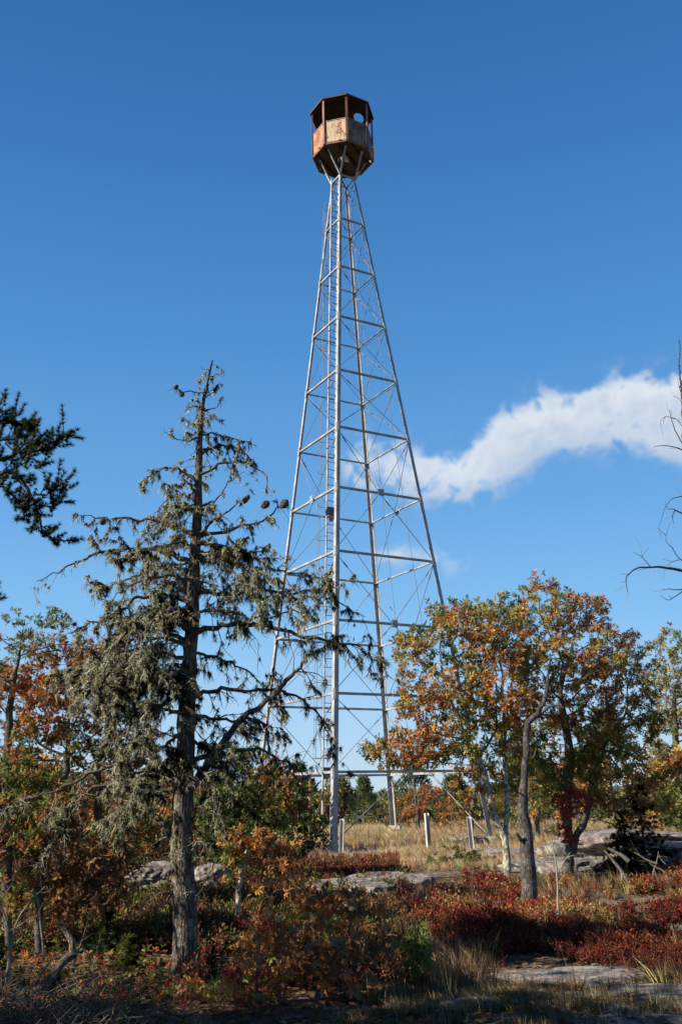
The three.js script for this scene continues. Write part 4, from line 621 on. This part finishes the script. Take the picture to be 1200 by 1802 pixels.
function needleTree({ name, label, px, d, trunk, limbs, R, seed, tint, dens = 1, len = .35, mat = M.pineBark, geos = needleTufts, size = 1, category = 'tree' }) { // limbs in photo pixels with depth offsets
  const r = rng(seed), tp = trunk.map(([x, y, q = 0]) => at(x, y, d + q)); tp[0].y = gh(tp[0].x, tp[0].z) - .1;
  const org = tp[0].clone(), T = base(name, org, label, category), c0 = path(tp, 26, .01, r), m = new MB(org); m.tube(c0, taper(c0.length, R, .012), 12, .7); m.build('trunk', mat, T);
  const tw = new MB(org), L = [];
  const clump = (p, dir) => { for (let j = 0; j < 3; j++) { const b = .7 + r() * .6; L.push({ p: p.clone().addScaledVector(dir, -j * .035), y: dir.clone().add(rvec(r).multiplyScalar(.35)).normalize(), roll: r() * 6.28, s: size * (.8 + r() * .5), c: tint.map(x => x * b) }); } };
  for (const l of limbs) {
    const P = l.px ? l.px.map(([x, y, q = 0]) => at(x, y, d + q)) : l.pts, ln = P.reduce((s, p, j) => s + (j ? p.distanceTo(P[j - 1]) : 0), 0), n = Math.max(5, Math.round(ln / .08)), c = path(P, n, .012, r), bm = new MB(org); bm.tube(c, taper(c.length, l.r || .022, .005), 6); bm.build('branch', mat, T);
    for (let k = Math.floor(n * (l.from ?? .2)); k < c.length; k++) for (let q = 0; q < 2; q++) if (r() < .62 * dens) {
      const dd = c[k].clone().sub(c[k - 1] || c[k]).normalize(), side = rvec(r).add(V(0, .25, 0)); side.addScaledVector(dd, -side.dot(dd)).normalize(); const dir = dd.clone().multiplyScalar(.7).add(side.multiplyScalar(.9)).normalize(), L2 = len * (.3 + r() * .8), e = c[k].clone().addScaledVector(dir, L2).add(V(0, L2 * .22, 0)), t2 = path([c[k], c[k].clone().addScaledVector(dir, L2 * .5), e], 4, .008, r); tw.tube(t2, taper(5, .006, .003), 3); const ed = t2[4].clone().sub(t2[3]).normalize(); clump(t2[4], ed); clump(t2[3], ed); if (r() < .5) clump(t2[2].clone().addScaledVector(rvec(r), .05), ed.clone().add(rvec(r).multiplyScalar(.6)).normalize());
    }
    clump(c[n], c[n].clone().sub(c[n - 1]).normalize());
  }
  tw.build('twigs', M.twig, T).userData.kind = 'stuff'; instances('needles', geos, M.needle, T, L); return T;
}
needleTree({ name: 'pine_tree', label: 'dark green pine whose branches reach in at the left edge', d: 7.8, R: .12, seed: 71, size: .66, tint: [.10, .14, .055], trunk: [[-190, 1700], [-185, 1400], [-180, 1100], [-178, 900], [-175, 690]], len: .2, dens: 2.0, limbs: [
  { px: [[-178, 820], [-80, 830], [0, 831], [21, 831], [42, 855], [60, 880], [72, 913], [77, 934], [102, 950]], r: .028, from: .35 }, { px: [[-178, 800], [-60, 800], [0, 810], [35, 792], [70, 794], [98, 775], [117, 763]], r: .026 },
  { px: [[-178, 760], [-60, 750], [0, 745], [30, 740], [60, 752]], r: .026 }, { px: [[-178, 760], [-70, 745], [-20, 735], [2, 722]], r: .022 }, { px: [[-178, 850], [-70, 840], [0, 852], [30, 880], [48, 905]], r: .022, from: .3 }, { px: [[60, 870], [85, 868], [108, 852]], r: .01 }, { px: [[64, 890], [85, 892], [104, 880]], r: .008, from: .5 }, { px: [[-178, 800, .6], [-60, 790, .8], [0, 775, .8], [40, 770, .9]], r: .02 }, { px: [[20, 800], [50, 780, .2], [80, 790, .3]], r: .01 }, { px: [[10, 780, -.3], [40, 800, -.3], [70, 815, -.3]], r: .01 },
  { px: [[-180, 1080], [-90, 1066], [-40, 1060], [-8, 1058]], r: .02 }, { px: [[-178, 700], [-280, 690], [-380, 700]], r: .02 }, { px: [[-178, 900], [-290, 890], [-400, 920]], r: .02 }, { px: [[-178, 1000], [-290, 1000], [-400, 1040]], r: .02 }] });
// whorled small conifers
function fir(name, label, px, py, d, H, W, seed, tint, dens = 1, group) {
  const r = rng(seed), P = py ? onGround(px, py) : drop(px, d), limbs = [], top = P.clone().add(V((r() - .5) * .1, H, 0)); const org = P.clone();
  const T = base(name, org, label, 'tree', group), m = new MB(org); m.tube(path([P.clone().add(V(0, -.1, 0)), P.clone().lerp(top, .5), top], 12, .006, r), taper(13, H * .016 + .01, .004), 7); m.build('trunk', M.pineBark, T);
  const tw = new MB(org), L = [];
  for (let y = H * .08; y < H * .98; y += H * (.012 + .045 * r())) { const w = W * (1 - y / H) * (.75 + r() * .4) + .03, nb = 5 + Math.floor(r() * 3); for (let k = 0; k < nb; k++) { const a = k / nb * 6.28 + r(), dir = V(Math.cos(a), .12 - .2 * (1 - y / H), Math.sin(a)).normalize(), s = P.clone().lerp(top, y / H), e = s.clone().addScaledVector(dir, w * (.45 + r() * .8)).add(rvec(r).multiplyScalar(w * .2)); const c = path([s, s.clone().lerp(e, .5), e], 4, .008, r); tw.tube(c, taper(5, .006 + w * .006, .002), 3); const nn = Math.max(1, Math.round(w / .09 * dens)); for (let j = 0; j < nn; j++) { const t = .2 + .8 * (j + r()) / nn, b = .65 + r() * .7; L.push({ p: s.clone().lerp(e, t).add(rvec(r).multiplyScalar(Math.min(.03, H * .02))), y: dir.clone().add(rvec(r).multiplyScalar(.7)).normalize(), roll: r() * 6.28, s: (.9 + r() * .6) * Math.min(1, .55 + H * .25), c: tint.map(x => x * b) }); } } }
  tw.build('branches', M.twig, T).userData.kind = 'stuff'; instances('needles', needleTufts, M.needle, T, L); return T;
}
fir('fir_tree', 'dark shaded fir beneath the right oak crown above fallen limbs', 1122, 0, 20.5, 1.9, .9, 81, [.11, .15, .07], .9);
fir('fir_tree', 'smaller dark fir pressed behind the fallen limbs at right', 1085, 0, 19, 1.3, .55, 82, [.075, .12, .035], 1.4);
fir('pine_seedling', 'feathery green pine seedling left of the lichen-covered trunk base', 185, 1690, 0, .55, .3, 83, [.2, .32, .09], 1.2);
fir('pine_seedling', 'yellow-green pine seedling closest to the lichen-covered trunk base', 225, 1705, 0, .36, .26, 84, [.32, .36, .09], 1.2);
fir('pine_seedling', 'bright green pine seedling at the lower left edge', -6, 1735, 0, .5, .26, 85, [.18, .3, .07], 1.1);
fir('pine_seedling', 'small green seedling in the leaf litter near the bottom left', 100, 1765, 0, .24, .2, 86, [.2, .32, .07], 1.3);
fir('pine_tree', 'yellow-green pine seen through the left thicket', 55, 0, 24, 3.6, 1.1, 87, [.15, .17, .035], 1.4);

// ------------------------------------------------------------------ trees beyond the clearing
function farPine(seed, H, W, tint) {
  const r = rng(seed), T = new THREE.Group(), m = new MB(); m.tube([V(0, -.5, 0), V(.05, H * .5, 0), V(0, H, 0)], [.12, .08, .02], 6); m.build('trunk', M.pineBark, T);
  const f = new MB();
  for (let k = 0; k < 190; k++) { const t = .18 + .82 * Math.sqrt(r()) , y = H * t, w = W * Math.min(1.15 - t, .75) * (.5 + .7 * r()), a = r() * 6.28, c = V(Math.cos(a) * w, y + (r() - .5) * .3, Math.sin(a) * w); for (let j = 0; j < 9; j++) { const b = .55 + r() * .9; f.col = tint.map(x => x * b); f.leaf(c.clone().add(rvec(r).multiplyScalar(.18)), rvec(r).add(V(Math.cos(a) * .5, .25, Math.sin(a) * .5)).normalize(), rvec(r), .26 + r() * .16, .09, .1, [[0, .2], [.5, .5], [1, .02]]); } }
  f.build('crown', M.leaf, T).userData.kind = 'stuff'; return T;
}
function farOak(seed, H, W, pal) {
  const r = rng(seed), T = new THREE.Group(), m = new MB(); m.tube([V(0, -.5, 0), V(.1, H * .4, 0), V(.15, H * .75, .1)], [.14, .1, .03], 6);
  const f = new MB(), cl = Array.from({ length: 15 }, () => { const a = r() * 6.28, q = Math.sqrt(r()) * W * .8; return V(Math.cos(a) * q, H * (.35 + r() * .55), Math.sin(a) * q); });
  for (const c of cl) { m.tube([V(.08, H * .3, 0), c.clone().multiplyScalar(.6).add(V(0, H * .15, 0)), c], [.05, .03, .01], 4); const q = W * (.28 + r() * .2); for (let k = 0; k < 120; k++) { const v = rvec(r).multiplyScalar(q * Math.cbrt(r())); v.y *= .75; f.col = pickColor(pal, c.clone().add(v), r, seed); f.leaf(c.clone().add(v), rvec(r), rvec(r).add(V(0, .8, 0)).normalize(), .17 + r() * .08, .12, .2, [[0, .1], [.4, .5], [.7, .42], [1, .02]]); } }
  m.build('trunk', M.oakBark, T); f.build('crown', M.leaf, T).userData.kind = 'stuff'; return T;
}
{
  const protos = [['pine_tree', farPine(1, 5.0, 2.0, [.09, .12, .04])], ['pine_tree', farPine(2, 4.2, 2.1, [.125, .14, .045])], ['oak_tree', farOak(3, 4.6, 2.0, [['olive', 2], ['orange', 2], ['rust', 2], ['brown', 1]])], ['oak_tree', farOak(4, 4.0, 1.9, [['green', 2], ['olive', 2], ['yellow', 1], ['brown', 1]])], ['pine_tree', farPine(5, 5.4, 1.7, [.08, .105, .04])]];
  const put = (k, px, d, s, label, group) => { const [nm, g] = protos[k], o = g.clone(); o.name = numbered(nm); const p = at(px, 1400, d); o.position.set(p.x, gh(p.x, p.z), p.z); o.scale.setScalar(s); o.rotation.y = px * 1.7 + d; tag(o, label, 'tree', group); scene.add(o); };
  put(1, 600, 47, .55, 'olive pine framed between the front and rear tower legs'); put(0, 640, 52, .52, 'green pine directly left of the rear tower leg foot'); put(3, 570, 46, .6, 'green bushy tree seen just behind the tower ladder'); put(0, 525, 49, .62, 'dark pine behind the orange rusty pipe'); put(3, 668, 56, .7, 'pale bushy tree in the gap beside the rear tower leg'); put(2, 700, 60, .6, 'brown oak in the gap right of the rear tower leg');
  const NTH = ['first', 'second', 'third', 'fourth', 'fifth', 'sixth', 'seventh', 'eighth', 'ninth', 'tenth', 'eleventh', 'twelfth', 'thirteenth', 'fourteenth', 'fifteenth', 'sixteenth', 'seventeenth', 'eighteenth', 'nineteenth', 'twentieth', 'twenty-first', 'twenty-second', 'twenty-third', 'twenty-fourth', 'twenty-fifth', 'twenty-sixth'], belt = [];
  const G = 'trees of the belt beyond the clearing'; const r = rng(99);
  for (let k = 0; k < 34; k++) { const px = -60 + 1640 * (k + r() * .8) / 34, d = 50 + r() * 26; if (px < 250 || px > 500 && px < 770 && k % 2) continue; const q = Math.floor(r() * 5); belt.push([q, px, d, (.75 + r() * .35) * (px < 780 ? .8 : 1)]); }
  belt.sort((a, b) => a[1] - b[1]).forEach(([q, px, d, sc], k) => put(q, px, d, sc, `${q === 2 ? 'russet oak' : q === 3 ? 'green oak' : 'pine'} beyond the clearing, ${NTH[k]} tree of the far belt counted from the left`, G));
  for (const [k, px, d, sc, nth] of [[2, 30, 24, .62], [3, 120, 27, .6], [2, 210, 23, .5], [3, 290, 26, .55], [2, 350, 24, .5], [3, 395, 29, .6], [2, 455, 30, .6], [3, 250, 32, .7], [2, 90, 33, .75], [2, -50, 21, .6]].sort((a, b) => a[1] - b[1]).map((e, n) => [...e, n])) put(k, px, d, sc, `${k === 2 ? 'russet' : 'green'} oak bush behind the lichen-covered tree, ${NTH[nth]} of its row from the left`, 'bushes behind the lichen-covered tree');
  const ll = [];
  const m = new MB(), q = rng(8); for (let k = 0; k < 240; k++) { const t = .1 + .9 * q(), a = q() * 6.28, w = 1.7 * (1.1 - t) * (.4 + .6 * q()); const b = .6 + q() * .8; m.col = [b, b, b]; m.leaf(V(Math.cos(a) * w, 6 * t, Math.sin(a) * w), rvec(q), rvec(q), .5, .36, .1, [[0, .3], [.5, .5], [1, .05]]); }
  for (let k = 0; k < 5200; k++) { const a = (q() - .5) * 1.9, d = 92 + 1700 * q() * q(), x = d * Math.sin(a), z = -d * Math.cos(a), b = .6 + q() * .6, c = q() < .72 ? [.05, .07, .03] : q() < .5 ? [.14, .10, .03] : [.16, .07, .03]; ll.push({ p: V(x, gh(x, z) - .3, z), y: V(0, 1, 0), roll: q() * 6.28, s: .8 + q() * .7, c: c.map(x => x * b) }); }
  ll.tag = { label: 'far-off mixed forest stretching to the horizon', category: 'forest' }; instances('distant_forest', [m.geo()], M.leaf, scene, ll);
}

// ------------------------------------------------------------------ ground cover
function cover(name, geos, mat, n, seed, place, label, category) { const r = rng(seed), list = []; let tries = 0; while (list.length < n && tries++ < n * 12) { const e = place(r); if (e) list.push(e); } list.tag = { label, category }; instances(name, geos, mat, scene, list); }
function sprig(seed, stems, H, leaves, ll, lw) { const r = rng(seed), m = new MB(); for (let s = 0; s < stems; s++) { const a = r() * 6.28, e = V(Math.cos(a) * H * .4 * r(), H * (.6 + r() * .5), Math.sin(a) * H * .4 * r()), mid = e.clone().multiplyScalar(.5).add(rvec(r).multiplyScalar(.03)); m.col = [.3, .22, .2]; m.tube([V(0, -.04, 0), mid, e], [.004, .003, .0015], 3); for (let k = 0; k < leaves; k++) { const t = .3 + .7 * r(), p = t < .5 ? mid.clone().multiplyScalar(t * 2) : mid.clone().lerp(e, t * 2 - 1), d = rvec(r).add(V(0, .5, 0)).normalize(), b = .6 + r() * .8; m.col = [b, b * (.8 + r() * .5), b]; m.leaf(p.addScaledVector(d, .02 * r()), d, rvec(r), ll * (.7 + r() * .6), lw, .1, BLADE); } } return m.geo(); }
function grassTuft(seed, n, H, w, lean) { const r = rng(seed), m = new MB(); for (let k = 0; k < n; k++) { const b = .65 + r() * .7; m.col = [b, b * (.95 + r() * .1), b]; const a = r() * 6.28, h = H * (.5 + r() * .7), p0 = V(Math.cos(a), 0, Math.sin(a)).multiplyScalar(.07 * r()), o = V(Math.cos(a), 0, Math.sin(a)).multiplyScalar(h * lean * r()), s = V(-Math.sin(a + r()), 0, Math.cos(a)).multiplyScalar(w), nn = V(Math.cos(a) * .5, 1, Math.sin(a) * .5).normalize(); const q = [p0, p0.clone().add(V(0, h * .55, 0)).addScaledVector(o, .35), p0.clone().add(V(0, h, 0)).add(o)]; const i = [m.v(q[0].clone().sub(s), nn), m.v(q[0].clone().add(s), nn), m.v(q[1].clone().addScaledVector(s, -.7), nn), m.v(q[1].clone().addScaledVector(s, .7), nn), m.v(q[2], nn)]; m.i.push(i[0], i[1], i[2], i[1], i[3], i[2], i[2], i[3], i[4]); } return m.geo(); }
const onLand = (r, x0, x1, d0, d1) => { const d = d0 + (d1 - d0) * r(), px = x0 + (x1 - x0) * r(), p = at(px, 1500, d); p.y = gh(p.x, p.z); return p; };
const E = (p, r, s, c, lean = .25) => ({ p, y: rvec(r).multiplyScalar(lean).add(V(0, 1, 0)).normalize(), roll: r() * 6.28, s, c: c.map(x => x * (.75 + r() * .5)) });
const sprigs = [1, 2, 3].map(s => sprig(s * 7, 5, .22, 9, .034, .015));
cover('red_ground_cover', sprigs, M.leaf, 9600, 501, r => { const p = onLand(r, 660, 1850, 11, 21); const d = -p.z, edge = fbm(p.x * .5, p.z * .5, 3, 3); if (d < 11.4 + (edge - .5) * 5 + (r() - .5) * 1.4 * r() + clamp((2.2 - p.x) * .8, 0, 3)) return; if (d > 18.5 + (edge - .5) * 4 && p.x > 1) return; if (p.x < 1.0 + (d - 11) * .1 + (edge - .5) * 3 + (r() - .5)) return; if (r() > smooth(.32, .52, fbm(p.x * .9, p.z * .9, 8, 3))) return; const t = fbm(p.x * .6, p.z * .6, 21, 3) + (r() - .5) * .3; return E(p, r, (.5 + r() * .8) * lerp(.55, 1.1, smooth(11, 13.5, d)) * (.55 + .95 * fbm(p.x * 1.1, p.z * 1.1, 91, 2)), t > .6 ? [.36, .22, .08] : t > .53 ? [.34, .12, .05] : t > .42 ? [.29, .042, .022] : t > .36 ? [.21, .08, .03] : [.15, .032, .018], .35); }, 'crimson and rust-red low shrubs carpeting the ground on the right', 'ground cover');
cover('red_ground_cover', sprigs, M.leaf, 1500, 502, r => { const p = onLand(r, 400, 700, 20, 26); if (sel.grass(p.x, p.z) > .6 && r() < .8) return; return E(p, r, .7 + r() * .7, r() < .5 ? [.22, .05, .03] : [.24, .12, .05], .3); }, 'dull red low shrubs along the edge of the dry grass', 'ground cover');
cover('brown_ground_cover', sprigs, M.leaf, 4200, 510, r => { const p = onLand(r, -160, 470, 13.2, 34); if (r() > smooth(.2, .4, fbm(p.x * .7, p.z * .7, 38, 3))) return; const t = fbm(p.x * .8, p.z * .8, 61, 3) + (r() - .5) * .3; return E(p, r, 1.1 + r() * 1.1, t > .56 ? [.16, .15, .04] : t > .44 ? [.22, .10, .04] : [.13, .06, .035], .3); }, 'low brown and olive undergrowth behind the lichen-covered tree', 'ground cover');
cover('brown_ground_cover', sprigs, M.leaf, 2600, 511, r => { const p = onLand(r, 330, 720, 11, 19.5), d = -p.z; if (r() > smooth(.25, .45, fbm(p.x * .8, p.z * .8, 68, 3))) return; const t = fbm(p.x * .8, p.z * .8, 71, 3) + (r() - .5) * .3; return E(p, r, .6 + r() * 1.0, t > .56 ? [.13, .13, .04] : t > .46 ? [.22, .10, .04] : [.15, .05, .035], .3); }, 'brown and reddish low undergrowth in front of the granite hump', 'ground cover');
cover('leafy_ground_cover', sprays, M.leaf, 650, 503, r => { const p = onLand(r, -80, 480, 9.6, 14); if (r() > smooth(.3, .5, fbm(p.x * .9, p.z * .9, 28, 3))) return; p.y += .02 + r() * .12; const c = [PAL.rust, PAL.brown, PAL.red, PAL.orange, PAL.olive, PAL.green][Math.floor(r() * 6)]; return E(p, r, .5 + r() * .4, c, .8); }, 'low oak seedlings with red and brown leaves on the left', 'ground cover');
const dry = [1, 2, 3].map(s => grassTuft(s * 3, 30, .27, .0035, .9)), short = [4, 5].map(s => grassTuft(s * 3, 22, .09, .0028, 1.3)), wisps = [6].map(s => grassTuft(s * 3, 5, .6, .0025, .5));
cover('dry_grass', dry, M.grass, 11500, 504, r => { const p = onLand(r, 470, 1600, 20, 46); if (r() > sel.grass(p.x, p.z)) return; if (r() < sel.rock(p.x, p.z) * .9) return; return E(p, r, .4 + r() * .45 + .75 * smooth(29, 37, -p.z), r() < .8 ? [.68, .52, .28] : [.56, .37, .18], .25); }, 'tall dry golden grass around the tower foot', 'grass');
cover('dry_grass', dry, M.grass, 700, 505, r => { const p = onLand(r, 150, 420, 13.5, 18); return E(p, r, .6 + r() * .5, [.30, .19, .08], .25); }, 'brownish dry grass patch behind the lichen-covered trunk', 'grass');
cover('short_grass', short, M.grass, 5200, 506, r => { const p = onLand(r, -200, 1850, 7.2, 11.6); if (r() > smooth(.4, .62, fbm(p.x * .8, p.z * 1.1, 44, 3))) return; if (r() < sel.rock(p.x, p.z) * .8) return; return E(p, r, .6 + r() * .7, r() < .55 ? [.17, .135, .03] : [.26, .18, .06], .3); }, 'short olive and tan grass of the foreground clearing', 'grass');
cover('dry_grass', dry, M.grass, 700, 512, r => { const p = onLand(r, 680, 1300, 10.6, 19); if (r() > smooth(.45, .6, fbm(p.x * .9, p.z * .9, 77, 3))) return; return E(p, r, .5 + r() * .7, [.42, .27, .12], .3); }, 'dry tan grass mixed among the red shrubs', 'grass');
cover('grass_stalk', wisps, M.grass, 60, 507, r => { const p = onLand(r, 640, 1250, 7.8, 10); return E(p, r, .5 + r() * .6, [.40, .32, .17], .2); }, 'thin pale grass stalks standing in the clearing', 'grass');
const flat = [1, 2, 3].map(s => { const m = new MB(), r = rng(s + 40); for (let k = 0; k < 5; k++) { const b = .6 + r() * .8; m.col = [b, b * (.9 + r() * .2), b]; const a = r() * 6.28, d = V(Math.cos(a), .1 * (r() - .3), Math.sin(a)).normalize(); m.leaf(V((r() - .5) * .25, .012 + r() * .02, (r() - .5) * .25), d, V((r() - .5) * .6, 1, (r() - .5) * .6).normalize(), .09, .055, -.1 + r() * .3); } return m.geo(); });
cover('leaf_litter', flat, M.leaf, 7000, 508, r => { const p = onLand(r, -250, 1850, 7.2, 24); if (r() < sel.rock(p.x, p.z) * .75) return; p.y += .005; return E(p, r, .6 + r() * .6, r() < .6 ? [.13, .075, .04] : r() < .6 ? [.22, .10, .04] : [.28, .2, .13], .15); }, 'fallen brown oak leaves strewn over the ground', 'leaf litter');
cover('brushwood', [1, 2].map(s => { const m = new MB(), r = rng(s + 60); m.col = [1, 1, 1]; for (let k = 0; k < 9; k++) { const p = V((r() - .5) * .4, r() * .12, (r() - .5) * .4), d = V(r() - .5, (r() - .4) * .5, r() - .5).normalize(), L = .15 + r() * .3; m.tube([p, p.clone().addScaledVector(d, L * .5).add(rvec(r).multiplyScalar(.02)), p.clone().addScaledVector(d, L)], [.005, .004, .002], 3); } return m.geo(); }), M.grass, 620, 509, r => { const p = onLand(r, -140, 240, 7.6, 10.6); if (p.x > -1.7 + (r() - .5)) return; return E(p, r, .7 + r() * .7, [.17, .13, .09], .3); }, 'heap of grey dead twigs at the bottom left corner', 'brushwood');

// ------------------------------------------------------------------ trees to the left of the viewer that shade the foreground
{
  const shade = farOak(61, 6.5, 2.6, [['green', 2], ['olive', 2], ['rust', 2]]), pine = farPine(62, 8, 1.9, [.05, .07, .028]);
  const put = (g, nm, x, z, s, label) => { const o = g.clone(); o.name = numbered(nm); o.position.set(x, gh(x, z), z); o.scale.setScalar(s); o.rotation.y = x; tag(o, label, 'tree'); scene.add(o); };
  const row = [[shade, -8.8, -8.2, .55, 'oak standing left of the fallen log outside the view'], [pine, -9.2, -6.7, .8, 'pine standing left of the fallen log outside the view'], [shade, -9.8, -5.4, 1.45, 'tall oak left of the viewer beyond a pine'], [pine, -8.6, -4.4, .95, 'tall pine left of the viewer'], [shade, -11, -3.6, 1.5, 'tallest oak far to the left of the viewer'], [pine, -7, -1.6, 1.05, 'pine to the left and slightly behind the viewer'], [shade, -5, -1, .9, 'oak close behind the viewer on the left']];
  for (const [g, x, z, sc, label] of row) put(g, g === pine ? 'pine_tree' : 'oak_tree', x, z, sc, label);
}
renderer.render(scene, camera);
